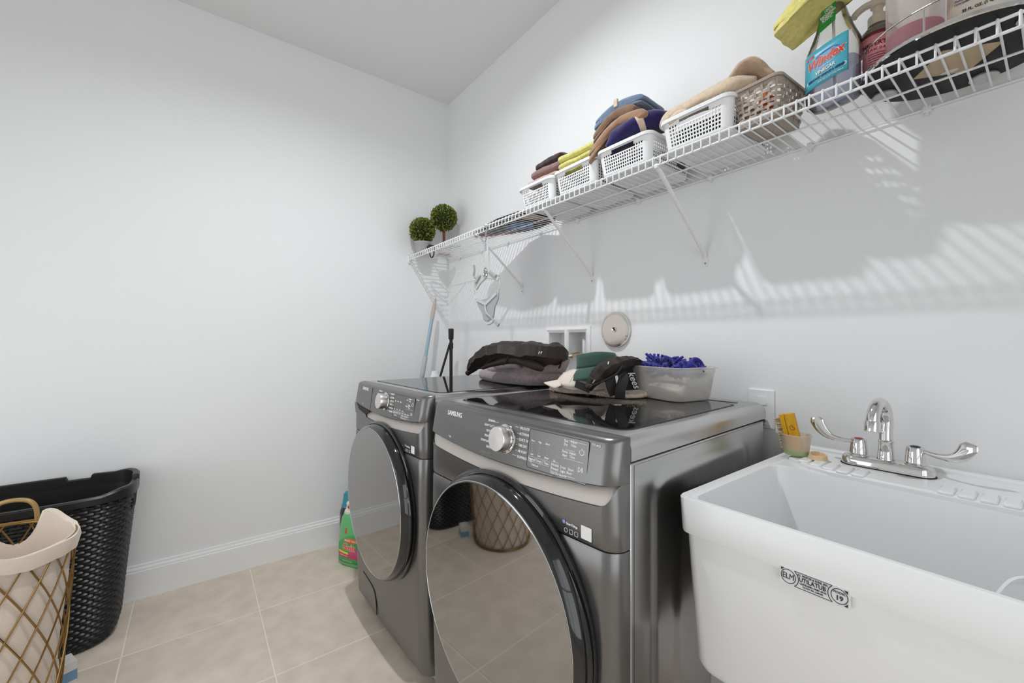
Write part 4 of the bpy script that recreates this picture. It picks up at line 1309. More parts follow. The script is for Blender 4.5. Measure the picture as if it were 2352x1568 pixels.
pk = thing('refill_bottle', 'tall frosted bottle half full of pink liquid on the turntable', 'bottle', (2.319, -0.203, TZ))
M['frost'] = thin('frosted_plastic', (0.98, 0.96, 0.95), 0.32, s(240, 226, 218), rough=0.25, gloss=0.05)
M['pinkliq'] = thin('pink_liquid', (0.95, 0.66, 0.78), 0.75, s(244, 150, 184), rough=0.2, gloss=0.03)
MB().lathe([(0.0, 0.0), (0.041, 0.0), (0.0435, 0.003), (0.0435, 0.185), (0.038, 0.205), (0.020, 0.222), (0.018, 0.225), (0.018, 0.25)], 48).build('bottle_body', 'frost', pk)
MB().lathe([(0.0, 0.002), (0.039, 0.002), (0.0422, 0.004), (0.0422, 0.060), (0.0, 0.060)], 48).build('liquid', 'pinkliq', pk)
MB().lathe([(0.020, 0.238), (0.020, 0.262), (0.0, 0.262)], 32).build('cap', 'white', pk)

ob_ = thing('white_jug', 'cream white bottle with black volume print on the turntable', 'bottle', (2.402, -0.150, TZ), 0.06)
M['milk'] = pm('cream_bottle', s(226, 214, 200), 0.4)
MB().loft([se(a, a * 0.86, p, 40, z=z) for z, a, p in ((0.0, 0.040, 4), (0.004, 0.0435, 4), (0.15, 0.0435, 4), (0.18, 0.038, 3), (0.205, 0.022, 2.2), (0.215, 0.018, 2), (0.24, 0.018, 2))]).build('bottle_body', 'milk', ob_, smooth=60)
text('32 FL. OZ. (1 QT.)', 0.0070, 'print_k', ob_, T(0.002, -0.0380, 0.068) @ RX(PI / 2), align='CENTER', bold=0.0002, wx=0.86)
text('Store in a\ncool place', 0.0056, 'lab_navy', ob_, T(-0.032, -0.0380, 0.088) @ RX(PI / 2), shear=0.4)

# ------------------------------------------------------------------ left end of the shelf: topiaries, tray of things, harness
M['leaf'] = pm('leaf_green', s(116, 128, 50), 0.4, var=0.4, vscale=70)
M['leafcore'] = pm('leaf_core', s(34, 42, 14), 0.9)
M['bark'] = pm('brown_stem', s(110, 52, 28), 0.6)


def topiary(label, c, r, seed, pot):
    q = random.Random(seed)
    t = thing('boxwood_topiary', label, 'plant', (c[0], c[1], DZ + 0.0005), 0, 'artificial boxwood balls on the shelf')
    zc = c[2] - DZ
    MB().lathe([(r * 0.86 * math.sin(PI * k / 12), zc - r * 0.86 * math.cos(PI * k / 12)) for k in range(13)], 20).build('leaf_core', 'leafcore', t)
    mb = MB()
    n = 850
    for k in range(n):
        zz = 1 - 2 * (k + 0.5) / n
        ph = k * 2.39996
        d = Vector((math.sqrt(1 - zz * zz) * math.cos(ph), math.sqrt(1 - zz * zz) * math.sin(ph), zz))
        d = (d + Vector((q.uniform(-1, 1), q.uniform(-1, 1), q.uniform(-1, 1))) * 0.06).normalized()
        base = d * r * q.uniform(0.84, 0.93)
        dirn = (d + Vector((q.uniform(-1, 1), q.uniform(-1, 1), q.uniform(-0.6, 1.0))) * 0.75).normalized()
        sd = dirn.cross(Vector((q.uniform(-1, 1), q.uniform(-1, 1), q.uniform(-1, 1)))).normalized()
        L = q.uniform(0.012, 0.018)
        w = L * 0.38
        nn = dirn.cross(sd)
        pts = [base, base + dirn * L * 0.5 + sd * w + nn * 0.001, base + dirn * L, base + dirn * L * 0.5 - sd * w + nn * 0.001, base + dirn * L * 0.5 - nn * 0.0006]
        mb.add([p + Vector((0, 0, zc)) for p in pts], [(0, 1, 4), (1, 2, 4), (2, 3, 4), (3, 0, 4)])
    mb.build('foliage', 'leaf', t, smooth=None, kind='stuff')
    if pot:
        MB().lathe([(0.0, 0.001), (0.038, 0.0), (0.050, 0.060), (0.052, 0.062), (0.052, 0.070), (0.046, 0.070), (0.0, 0.064)], 32).build('pot', pm('grey_pot', (0.40, 0.40, 0.40), 0.6), t)
        MB().tube([(0, 0, 0.06), (0, 0, zc)], 0.006, 10).build('stem', 'bark', t)
    else:
        MB().tube([(0, 0, 0.02), (0.001, 0, zc * 0.6), (0, 0, zc)], 0.0085, 12).build('stem', 'bark', t)
        MB().lathe([(0.0, 0.001), (0.040, 0.0), (0.052, 0.016), (0.055, 0.024), (0.050, 0.026), (0.030, 0.034), (0.0, 0.036)], 32).build('pot', pm('tan_bowl', s(178, 140, 110), 0.6), t)
    return t


topiary('lower ball topiary in a grey pot near the left wall', (0.100, -0.235, 1.835), 0.078, 3, True)
topiary('taller ball topiary on a brown stem in the shelf corner', (0.172, -0.125, 1.918), 0.080, 4, False)

cb = thing('black_cable', 'black cable coil lying on the shelf with one loop hanging through', 'cable', (0.20, -0.20, DZ))
M['rubber'] = pm('black_rubber', (0.015, 0.013, 0.012), 0.5)
MB().tube(smooth_path([(0.02, -0.06, 0.010), (0.05, -0.06, 0.022), (0.075, -0.02, 0.012), (0.05, 0.02, 0.018), (0.0, 0.0, 0.012), (0.0, -0.05, 0.022), (0.05, -0.065, 0.012), (0.10, -0.03, 0.010), (0.17, 0.03, 0.006), (0.20, 0.06, 0.005)], 6), 0.0035, 8).build('coil', 'rubber', cb)
MB().tube(smooth_path([(0.052, -0.062, 0.012), (0.055, -0.062, -0.02), (0.068, -0.062, -0.048), (0.088, -0.062, -0.056), (0.106, -0.062, -0.044), (0.110, -0.062, -0.015), (0.108, -0.062, 0.010)], 6), 0.0035, 8).build('hanging_loop', 'rubber', cb)

fb = thing('flat_bag', 'flat black folded bag with red edge and blue printed panel on the wires', 'bag', (0.93, -0.145, DZ + 0.0015))
M['bagblack'] = pm('bag_black', (0.012, 0.012, 0.013), 0.7, bump=0.2, bscale=300)
M['bagred'] = pm('bag_red', s(176, 30, 30), 0.6)
M['bagblue'] = pm('bag_blue', s(88, 128, 190), 0.6, var=0.4, vscale=40)
M['bagbeige'] = pm('bag_beige', s(200, 176, 150), 0.7)
out = [(-0.27, -0.07), (-0.22, -0.095), (0.02, -0.125), (0.17, -0.115), (0.245, -0.06), (0.255, 0.02), (0.20, 0.085), (0.05, 0.115), (-0.05, 0.10), (-0.16, 0.03), (-0.26, -0.03)]
MB().prism(out, 0.0008, 0.012).build('bag_body', 'bagblack', fb, bevel=(0.005, 3))
MB().prism([(-0.06, -0.02), (0.02, -0.04), (0.09, 0.0), (0.07, 0.06), (0.02, 0.075), (-0.03, 0.05)], 0.0, 0.004).build('printed_panel', 'bagblue', fb, bevel=(0.001, 1))
ribbon(smooth_path([(-0.275, -0.055, 0.003), (-0.25, -0.026, 0.003), (-0.17, 0.020, 0.003), (-0.09, 0.065, 0.003)], 4), 0.026, 0.007, (0.5, -1, 0)).build('edge_piping', 'bagred', fb)
ribbon(smooth_path([(0.12, 0.05, 0.002), (0.18, 0.06, 0.002), (0.22, 0.05, 0.002), (0.24, 0.03, 0.003)], 4), 0.010, 0.005, (0, 1, 0)).build('red_tab', 'bagred', fb)
MB().prism([(0.09, -0.10), (0.20, -0.08), (0.245, 0.0), (0.19, 0.055), (0.13, -0.02)], 0.0, 0.006).build('beige_panel', 'bagbeige', fb, bevel=(0.002, 1))

# pet harness
hn = thing('pet_harness', 'pale grey pet harness hanging by a clip from the front of the shelf', 'harness', (0.905, YB - 0.014, 1.468))
M['harn'] = pm('harness_fabric', (0.62, 0.62, 0.62), 0.7, bump=0.1, bscale=500)
M['harn2'] = pm('harness_mesh', (0.46, 0.46, 0.47), 0.8, bump=0.3, bscale=900)


def hp(x, z, y=0.0):
    return Vector((x, y, z))


AX = (1, 0, 0)
hn.scale = (1.05, 1, 0.88)
# snap hook and loop on the shelf
MB().tube(smooth_path([hp(-0.012, 0.235, -0.004), hp(-0.006, 0.245, 0.0), hp(0.0, 0.225, 0.004), hp(-0.004, 0.19, 0.0), hp(-0.002, 0.16, 0.0)], 5), 0.0035, 8).build('snap_hook', 'chrome', hn)
ribbon([hp(-0.002, 0.175), hp(0.010, 0.14), hp(0.010, 0.105)], 0.014, 0.003, AX).build('strap', 'harn', hn)
ribbon([hp(-0.002, 0.175), hp(-0.010, 0.14), hp(-0.008, 0.105)], 0.012, 0.003, AX).build('strap', 'harn2', hn)
ribbon(smooth_path([hp(0.012, 0.105, -0.004), hp(0.014, 0.06, -0.006), hp(0.030, 0.01, -0.006), hp(0.065, -0.025, -0.004), hp(0.090, -0.045, 0.0)], 5), [0.028] * 21, 0.005, AX).build('shoulder_strap', 'harn', hn)
ribbon(smooth_path([hp(-0.010, 0.100, 0.004), hp(-0.018, 0.06, 0.006), hp(-0.030, 0.01, 0.004), hp(-0.070, -0.04, 0.0), hp(-0.092, -0.075, 0.0)], 5), [0.030] * 21, 0.005, AX).build('shoulder_strap', 'harn', hn)
arch = [(-0.098, -0.060), (-0.080, -0.040), (-0.035, 0.005), (0.0, 0.020), (0.035, 0.002), (0.085, -0.030), (0.098, -0.045), (0.092, -0.062), (0.050, -0.048), (0.0, -0.036), (-0.045, -0.058), (-0.078, -0.088)]
MB().prism([(x, z) for x, z in arch][::-1], -0.004, 0.004, RX(PI / 2)).build('back_pad', 'harn', hn, bevel=(0.003, 2))
for sg_, (cx, cz, rot) in ((-1, (-0.060, -0.030, 0.8)), (1, (0.062, -0.020, -0.65))):
    MB().box(-0.028, 0.028, -0.012, -0.004, -0.009, 0.009, T(cx, 0, cz) @ RY(-rot)).build('buckle', pm('buckle_grey', (0.48, 0.48, 0.48), 0.4) if 'buckle_grey' not in bpy.data.materials else bpy.data.materials['buckle_grey'], hn, bevel=(0.003, 2))
MB().lathe([(0.009, -0.002), (0.012, 0.0), (0.009, 0.002), (0.0065, 0.0), (0.009, -0.002)], 24, X=T(0, -0.008, 0.008) @ RX(PI / 2)).build('d_ring', 'chrome', hn)
MB().lathe([(0.012, -0.002), (0.016, 0.0), (0.012, 0.002), (0.009, 0.0), (0.012, -0.002)], 24, X=T(0.002, -0.008, -0.016) @ RX(PI / 2)).build('d_ring', 'chrome', hn)
MB().tube(smooth_path([hp(-0.095, -0.085), hp(-0.099, -0.11), hp(-0.085, -0.135)], 4), 0.0025, 8).build('side_cord', 'harn', hn)
MB().tube(smooth_path([hp(0.097, -0.055), hp(0.102, -0.09), hp(0.092, -0.12)], 4), 0.0025, 8).build('side_cord', 'harn', hn)
chest = [(-0.085, -0.130), (-0.05, -0.142), (0.0, -0.140), (0.045, -0.128), (0.082, -0.108), (0.096, -0.118), (0.092, -0.150), (0.068, -0.190), (0.055, -0.245), (0.010, -0.262), (-0.018, -0.250), (-0.030, -0.215), (-0.062, -0.175)]
MB().prism(chest[::-1], -0.004, 0.004, RX(PI / 2)).build('chest_pad', 'harn2', hn, bevel=(0.003, 2))
ribbon([hp(-0.07, -0.140, -0.006), hp(0.0, -0.168, -0.007)], 0.014, 0.003, (0.3, 0, 1)).build('chest_strap', 'harn', hn)
ribbon([hp(0.085, -0.122, -0.006), hp(0.0, -0.172, -0.007)], 0.014, 0.003, (-0.3, 0, 1)).build('chest_strap', 'harn', hn)
ribbon(smooth_path([hp(0.0, -0.170, -0.008), hp(0.010, -0.21, -0.009), hp(0.040, -0.235, -0.008), (0.052, 0.0, -0.258)], 4), 0.008, 0.003, AX).build('tail_strap', 'harn', hn)
MB().tube(smooth_path([hp(-0.02, -0.252), hp(0.01, -0.275), hp(0.045, -0.268), hp(0.06, -0.25)], 4), 0.004, 8).build('end_loop', 'harn', hn)
MB().box(-0.020, 0.020, -0.006, 0.002, -0.010, 0.010, T(0.082, 0, -0.270) @ RY(0.7)).build('end_buckle', bpy.data.materials['buckle_grey'], hn, bevel=(0.002, 2))
MB().tube([hp(-0.102, 0.052), hp(-0.098, 0.02), hp(-0.104, -0.005), hp(-0.094, -0.02)], 0.006, 6, flat=0.003).build('loose_clip', 'harn2', hn)

# ------------------------------------------------------------------ things lying on the washer
TOPZ = MH + 0.0014
towel_mat('t_grey', s(166, 148, 150), bump=0.7, bs=330, var=0.2)
towel_mat('t_stripe', s(186, 178, 170), bump=0.5)
towel_mat('t_shag', s(230, 212, 194), bump=0.3, bs=500, var=0.15)
M['bagcloth'] = pm('black_nylon', s(46, 37, 33), 0.6, bump=0.15, bscale=260)
M['strap'] = pm('black_webbing', s(34, 31, 30), 0.75, bump=0.25, bscale=900)
M['green'] = pm('green_fabric', s(52, 84, 72), 0.8, bump=0.12, bscale=700, sheen=0.2)
M['capwhite'] = pm('white_fabric', s(226, 214, 202), 0.85, bump=0.12, bscale=600, sheen=0.2)


def soft_slab(cx, cy, a, b, rot, prof, seed, amp, n=48, p=2.6):
    """pillow-like pile: rings (height, scale)"""
    rings = []
    for z, q in prof:
        rings.append([Vector((v.x, v.y, z)) for v in se(a * q, b * q, p, n)])
    mb = MB().loft(rings)
    X = T(cx, cy, 0) @ RZ(rot)
    mb.v = [X @ v for v in mb.v]
    mb.fuzz(amp, 9, seed).fuzz(amp * 0.35, 30, seed + 2)
    return mb


def crease(mb, amp, freq, seed):
    """sharp valleys like the folds of thin cloth"""
    o = Vector((seed * 1.3, seed * 2.1, seed * 0.7))
    out = []
    for p in mb.v:
        q_ = Vector((p.x * freq, p.y * freq, p.z * freq * 1.6)) + o
        r_ = 1 - abs(noise.noise(q_)) * 2.2
        r2 = 1 - abs(noise.noise(q_ * 2.1)) * 2.2
        d_ = noise.noise_vector(q_ * 0.4)
        out.append(p + Vector((d_.x * 0.4, d_.y * 0.4, 0)) * amp - Vector((_F.x, _F.y, -0.7)) * (amp * 0.55 * r_ + amp * 0.3 * r2))
    mb.v = out


# bulky grey towel: two soft layers with a deep fold between
gt = thing('bulky_towel', 'bulky grey mauve terry towel folded in two on the washer', 'towel', (1.045, -0.205, TOPZ), -0.16)
for i, (z0, dx, dy, sa, sb) in enumerate(((0.0, 0.0, -0.008, 0.262, 0.142), (0.032, 0.045, 0.0, 0.240, 0.132))):
    mb = soft_slab(dx, dy, sa, sb, 0, [(0.001, 0.80), (0.002, 0.90), (0.012, 0.985), (0.022, 1.0), (0.034, 0.985), (0.042, 0.93), (0.047, 0.80), (0.049, 0.55), (0.050, 0.25)], 51 + i, 0.007)
    mb.v = [Vector((v.x, v.y, max(0.0, v.z) + z0 + (0.035 * max(0, v.x + 0.02) / 0.2 if i else 0.010 * max(0, v.x) / 0.2) * (1 if v.z > 0.008 else 0.3 * i))) for v in mb.v]
    mb.build('lower_fold' if not i else 'upper_fold', 't_grey', gt, sub=1)
cloth('small_towel', 'small pale striped towel roll peeking out under the black bag', 'towel',
      crumple([at(1140, 838, 1.66), at(1165, 833, 1.63), at(1195, 836, 1.61)], [0.03, 0.04, 0.03], [0.016, 0.022, 0.018], 61, 0.005), 't_stripe', (0, 0, 0))
wb2 = thing('waist_bag', 'dark brown black waist bag arched over the grey towel on the washer', 'bag', at(1190, 850, 1.60))
L0 = wb2.location.copy()


def rel(px, py, d):
    return at(px, py, d) - L0


mb = MB()
pth = smooth_path([rel(1080, 850, 1.74), rel(1100, 832, 1.72), rel(1130, 816, 1.69), rel(1170, 811, 1.66), rel(1210, 814, 1.63), rel(1250, 816, 1.62), rel(1280, 817, 1.62), rel(1292, 820, 1.63)], 9)
mb.tube(pth, lerp_list([0.018, 0.05, 0.07, 0.085, 0.09, 0.085, 0.06, 0.018], len(pth)), 7, flat=lerp_list([0.010, 0.030, 0.038, 0.042, 0.046, 0.050, 0.042, 0.014], len(pth)), up=(0, 0, 1))
crease(mb, 0.022, 15, 71)
mb.fuzz(0.006, 14, 72)
mb.build('bag_body', 'bagcloth', wb2, smooth=24)
# folds, zip and hanging front flap
mb = MB()
pth = smooth_path([rel(1105, 846, 1.66), rel(1140, 832, 1.62), rel(1185, 826, 1.575), rel(1225, 838, 1.55), rel(1248, 848, 1.55)], 5)
mb.tube(pth, lerp_list([0.006, 0.014, 0.016, 0.014, 0.006], len(pth)), 12, flat=lerp_list([0.008, 0.014, 0.016, 0.018, 0.010], len(pth)))
mb.fuzz(0.004, 30, 73).build('front_flap', 'bagcloth', wb2, smooth=60, sub=1)
pth = smooth_path([rel(1112, 838, 1.655), rel(1140, 818, 1.60), rel(1180, 806, 1.565), rel(1225, 808, 1.54), rel(1268, 822, 1.545)], 6)
MB().tube(pth, 0.004, 8).build('zip_piping', 'rubber', wb2)
mb = MB()
pth = smooth_path([rel(1074, 858, 1.745), rel(1090, 846, 1.73), rel(1112, 826, 1.71), rel(1150, 800, 1.69)], 5)
mb.tube(pth, lerp_list([0.016, 0.022, 0.022, 0.012], len(pth)), 12, flat=lerp_list([0.010, 0.012, 0.012, 0.008], len(pth)))
mb.fuzz(0.004, 25, 74).build('belt_end', 'bagcloth', wb2, smooth=60)
pth = smooth_path([rel(1128, 812, 1.665), rel(1165, 797, 1.615), rel(1205, 795, 1.585), rel(1250, 798, 1.575), rel(1284, 808, 1.60)], 6)
MB().tube(pth, 0.0030, 8).build('seam', 'rubber', wb2)
pth = smooth_path([rel(1160, 792, 1.66), rel(1170, 806, 1.585), rel(1166, 822, 1.57), rel(1156, 838, 1.59)], 6)
MB().tube(pth, 0.0026, 8).build('seam', 'rubber', wb2)
ribbon(smooth_path([rel(1262, 800, 1.64), rel(1282, 804, 1.60), rel(1291, 822, 1.585), rel(1284, 846, 1.58)], 5), 0.030, 0.004, -_F).build('side_strap', 'strap', wb2)
for k, c in enumerate(((0.80, 0.62, 0.30), (0.78, 0.78, 0.78))):
    ribbon([rel(1240 + 5 * k, 807, 1.528), rel(1236 + 5 * k, 813, 1.526)], 0.0035, 0.002, (1, 0, 0)).build('logo_stripe', pm('logo_stripe%d' % k, c, 0.5), wb2)

# ------------------------------------------------------------------ things lying on the dryer
# shaggy mat: slab plus tufts
sm = thing('shaggy_cloth', 'shaggy beige terry cloth spread flat under the hats on the dryer', 'cloth', (1.535, -0.245, TOPZ), 0.15)
mb = soft_slab(0, 0, 0.185, 0.118, 0, [(0.001, 0.88), (0.002, 0.97), (0.010, 1.0), (0.020, 0.985), (0.025, 0.92), (0.0265, 0.6), (0.027, 0.3)], 81, 0.010)
mb.v = [Vector((v.x, v.y, max(0.0004, v.z))) for v in mb.v]
mb.build('mat_body', 't_shag', sm, sub=1)
tf = MB()
q = random.Random(5)
for k in range(4200):
    a = q.uniform(0, 2 * PI)
    rr_ = q.uniform(0.93, 1.005)
    c, d_ = math.cos(a), math.sin(a)
    base = Vector((0.183 * rr_ * math.copysign(abs(c) ** (2 / 2.6), c), 0.116 * rr_ * math.copysign(abs(d_) ** (2 / 2.6), d_), q.uniform(0.003, 0.024)))
    dr_ = Vector((c, d_, q.uniform(-0.5, 0.6))).normalized() * q.uniform(0.006, 0.011)
    sd = Vector((-d_, c, q.uniform(-0.5, 0.5))) * 0.0009
    p2 = base + dr_
    p2.z = max(0.0006, p2.z)
    tf.add([base - sd, base + sd, p2], [(0, 1, 2)])
tf.build('pile_fringe', 't_shag', sm, smooth=None, kind='stuff')

MATZ = TOPZ + 0.028
cap = thing('baseball_cap', 'white fabric cap lying flattened on the shaggy beige cloth', 'cap', (at(1340, 900, 1.37).x, at(1340, 900, 1.37).y, MATZ - 0.004), 0.75)
dome = MB()
rings = []
for k in range(11):
    a = PI / 2 * k / 10
    r = math.cos(a) ** 0.72
    rings.append([Vector((0.088 * r * math.cos(2 * PI * j / 36), 0.072 * r * math.sin(2 * PI * j / 36), 0.060 * math.sin(a) ** 1.2)) for j in range(36)])
dome.loft(rings, True, False, True).fuzz(0.006, 18, 82).build('crown', 'capwhite', cap, smooth=70, solid=0.002)
bm_ = MB().grid(lambda u, v: Vector((-(0.070 + 0.060 * v * math.sin(PI * (0.1 + 0.8 * u))), 0.066 * (2 * u - 1) * (1 - 0.25 * v), 0.012 - 0.012 * v + 0.014 * math.sin(PI * u))), 18, 6)
bm_.build('brim', 'capwhite', cap, smooth=70, solid=0.003)
MB().tube([(0.088 * math.cos(2 * PI * j / 36), 0.072 * math.sin(2 * PI * j / 36), 0.012) for j in range(37)], 0.003, 6, flat=0.008).fuzz(0.003, 18, 82).build('sweat_band', 'capwhite', cap)
for k in range(6):
    a = k * PI / 3
    MB().tube([(0.089 * math.cos(t) ** 0.72 * math.cos(a), 0.073 * math.cos(t) ** 0.72 * math.sin(a), 0.061 * math.sin(t) ** 1.2 + 0.001) for t in [0.15 + i * 0.13 for i in range(10)]], 0.0012, 5).fuzz(0.006, 18, 82).build('seam', 'capwhite', cap)

vs_ = thing('sun_visor', 'dark green sun visor resting upright on the white cap', 'visor', at(1374, 834, 1.37), 0.35)
vb = MB().grid(lambda u, v: Vector(((0.074 - 0.010 * v) * math.cos(math.radians(150 + 205 * u)), (0.060 - 0.006 * v) * math.sin(math.radians(150 + 205 * u)), -0.006 + 0.050 * v * (0.55 + 0.45 * math.sin(PI * u)))), 28, 4)
X = RY(-0.18) @ RX(0.10)
vb.warp(lambda p: X @ p).fuzz(0.004, 20, 91).build('head_band', 'green', vs_, smooth=70, solid=0.004)
vr = MB().grid(lambda u, v: Vector(((0.072 + 0.052 * v * math.sin(PI * u) ** 0.6) * math.cos(math.radians(160 + 160 * u)), (0.058 + 0.050 * v * math.sin(PI * u) ** 0.6) * math.sin(math.radians(160 + 160 * u)), -0.004 - 0.030 * v * v - 0.010 * abs(2 * u - 1) ** 2 * v)), 28, 8)
vr.warp(lambda p: X @ p).build('peak', 'green', vs_, smooth=70, solid=0.003)

fp = thing('crossbody_bag', 'black crossbody bag with zip slumped over the white cap', 'bag', at(1405, 880, 1.27))
L0 = fp.location.copy()
mb = MB()
pth = smooth_path([rel(1352, 897, 1.25), rel(1362, 880, 1.25), rel(1378, 860, 1.26), rel(1402, 845, 1.28), rel(1432, 838, 1.32), rel(1458, 838, 1.36), rel(1466, 842, 1.38)], 8)
mb.tube(pth, lerp_list([0.008, 0.020, 0.034, 0.040, 0.036, 0.024, 0.008], len(pth)), 8, flat=lerp_list([0.010, 0.018, 0.026, 0.028, 0.022, 0.014, 0.006], len(pth)), up=_R)
crease(mb, 0.013, 22, 95)
mb.build('bag_body', 'bagcloth', fp, smooth=24)
pth = smooth_path([rel(1364, 884, 1.215), rel(1392, 872, 1.21), rel(1418, 856, 1.225), rel(1430, 838, 1.25)], 6)
MB().tube(pth, 0.0028, 8).build('zip', 'rubber', fp)
MB().tube([rel(1366, 872, 1.213), rel(1361, 880, 1.21)], 0.0012, 6).build('zip_pull', 'chrome', fp)
B(-0.004, 0.004, -0.002, 0.002, -0.003, 0.003, T(*rel(1374, 866, 1.208))).build('zip_slider', 'rubber', fp, bevel=(0.001, 1))
ribbon(smooth_path([rel(1423, 850, 1.27), rel(1432, 868, 1.23), rel(1425, 893, 1.215), rel(1424, 914, 1.215)], 5), 0.030, 0.003, _R).build('strap', 'strap', fp)
ribbon(smooth_path([rel(1322, 881, 1.29), rel(1340, 888, 1.255), rel(1356, 895, 1.245)], 4), 0.022, 0.003, (0.2, 0.2, 1)).build('strap', 'strap', fp)
ribbon(smooth_path([rel(1400, 860, 1.26), rel(1404, 885, 1.25), rel(1412, 906, 1.25)], 4), 0.030, 0.010, _R).build('side_panel', 'bagcloth', fp)
ribbon([rel(1398, 830, 1.235), rel(1396, 838, 1.232)], 0.003, 0.002, _R).build('logo_stripe', 'print_w', fp)

pu = thing('zip_pouch', 'black pouch with white script lettering between bag and plastic tub', 'pouch', at(1452, 905, 1.33))
L0 = pu.location.copy()
mb = MB()
pth = [rel(1443, 846, 1.345), rel(1446, 866, 1.335), rel(1450, 888, 1.33), rel(1452, 905, 1.33)]
ribbon(smooth_path(pth, 4), 0.062, 0.016, _R).build('pouch_body', 'strap', pu, bevel=(0.004, 2))
e1 = (rel(1457, 880, 1.3) - rel(1445, 850, 1.3)).normalized()
nn = -(_F)
yv = e1.cross(nn).normalized() * -1
yv = nn.cross(e1).normalized()
X = Matrix(((e1.x, yv.x, nn.x, 0), (e1.y, yv.y, nn.y, 0), (e1.z, yv.z, nn.z, 0), (0, 0, 0, 1)))
text('kees', 0.030, 'print_w', pu, T(*rel(1448, 853, 1.298)) @ X, bold=0.0003, shear=0.35)

# ------------------------------------------------------------------ plastic tub with blue chenille mitts
tub = thing('plastic_tub', 'clear square plastic food tub standing at the back of the dryer', 'tub', (1.762, -0.172, TOPZ), -0.18)
M['tubp'] = thin('tub_plastic', (0.99, 0.98, 0.96), 0.40, (0.97, 0.94, 0.90), rough=0.18, gloss=0.04, transl=0.1)
ta, tb_, th_ = 0.104, 0.086, 0.099


def tr_(q, z, r=0.03):
    return [Vector((x, y, z)) for x, y in rr(ta * q, tb_ * q, r, 7)]


MB().loft([tr_(0.80, 0.0005), tr_(0.86, 0.002), tr_(0.90, 0.012), tr_(0.985, th_ - 0.016), tr_(0.995, th_ - 0.015), tr_(1.0, th_ - 0.004), tr_(1.04, th_ - 0.003), tr_(1.045, th_), tr_(1.0, th_ + 0.001), tr_(0.985, th_ - 0.003), tr_(0.97, th_ - 0.016), tr_(0.88, 0.013), tr_(0.84, 0.004), tr_(0.80, 0.003)]).build('tub_wall', 'tubp', tub, smooth=50)
bagw = crumple([(-0.070, -0.01, 0.026), (-0.01, 0.0, 0.030), (0.065, 0.01, 0.026)], [0.050, 0.068, 0.050], [0.020, 0.024, 0.020], 99, 0.006)
X = T(*tub.location) @ RZ(-0.18)
o = bagw.warp(lambda p: X @ p).build('plastic_pouch', pm('cream_pouch', s(240, 230, 216), 0.4), None, sub=1)
tag(o, 'crumpled cream plastic pouch at the bottom inside the clear tub', 'pouch')
M['chen'] = pm('blue_chenille', s(44, 44, 150), 0.9, bump=0.4, bscale=600, sheen=0.4)


def mitt(label, spots, cuff, seed):
    q = random.Random(seed)
    t = thing('chenille_mitt', label, 'mitt', (tub.location.x, tub.location.y, TOPZ + 0.04), -0.18, 'blue chenille mitts in the tub')
    core = MB()
    pth = smooth_path(spots, 4)
    core.tube(pth, lerp_list([0.02, 0.034, 0.034, 0.02], len(pth)), 14, flat=lerp_list([0.012, 0.022, 0.022, 0.012], len(pth)))
    core.build('mitt_body', 'chen', t, sub=1)
    nd = MB()
    for k in range(120):
        p = q.choice(pth)
        a = q.uniform(0, 2 * PI)
        d = Vector((math.cos(a), math.sin(a) * 0.9, q.uniform(-0.3, 0.85))).normalized()
        b0 = p + Vector((d.x * 0.026, d.y * 0.026, d.z * 0.018))
        L = q.uniform(0.018, 0.032)
        d2 = (d + Vector((q.uniform(-1, 1), q.uniform(-1, 1), q.uniform(-0.8, 0.4))) * 0.9).normalized()
        pts = [b0, b0 + d * L * 0.5, b0 + d * L * 0.6 + d2 * L * 0.5]
        for v in pts:
            v.x = max(-0.094, min(0.094, v.x)) if v.z < 0.05 else v.x
            v.y = max(-0.078, min(0.078, v.y)) if v.z < 0.05 else v.y
        nd.tube(pts, [0.0042, 0.0050, 0.0042], 6)
    nd.build('chenille_fingers', 'chen', t, smooth=70, kind='stuff')
    if cuff:
        cf = MB()
        cp_ = [(0.035, 0.0, 0.045), (0.062, 0.004, 0.058), (0.088, 0.010, 0.072)]
        cf.tube(cp_, [0.018, 0.026, 0.032], 16, flat=[0.010, 0.014, 0.019], caps=False)
        cf.fuzz(0.003, 25, seed).build('cuff', 'chen', t, smooth=70, solid=0.003)
    return t


mitt('blue chenille mitt heaped at the left of the clear tub', [(-0.075, -0.02, 0.045), (-0.045, 0.0, 0.062), (-0.01, 0.0, 0.060), (0.015, 0.01, 0.04)], False, 8)
mitt('blue chenille mitt with open cuff at the right of the clear tub', [(0.0, -0.02, 0.035), (0.025, 0.0, 0.048), (0.045, 0.01, 0.046), (0.06, 0.01, 0.035)], True, 9)

# ------------------------------------------------------------------ corner behind the washer
mp = thing('mop_handle', 'blue mop handle with beige grip leaning in the room corner', 'mop', (0.33, -0.02, 0))
L0 = mp.location.copy()
A, Bp = at(1000, 686, 2.615), at(969, 866, 2.44)
dv = (Bp - A).normalized()


def onmop(t):
    return A + dv * t - L0


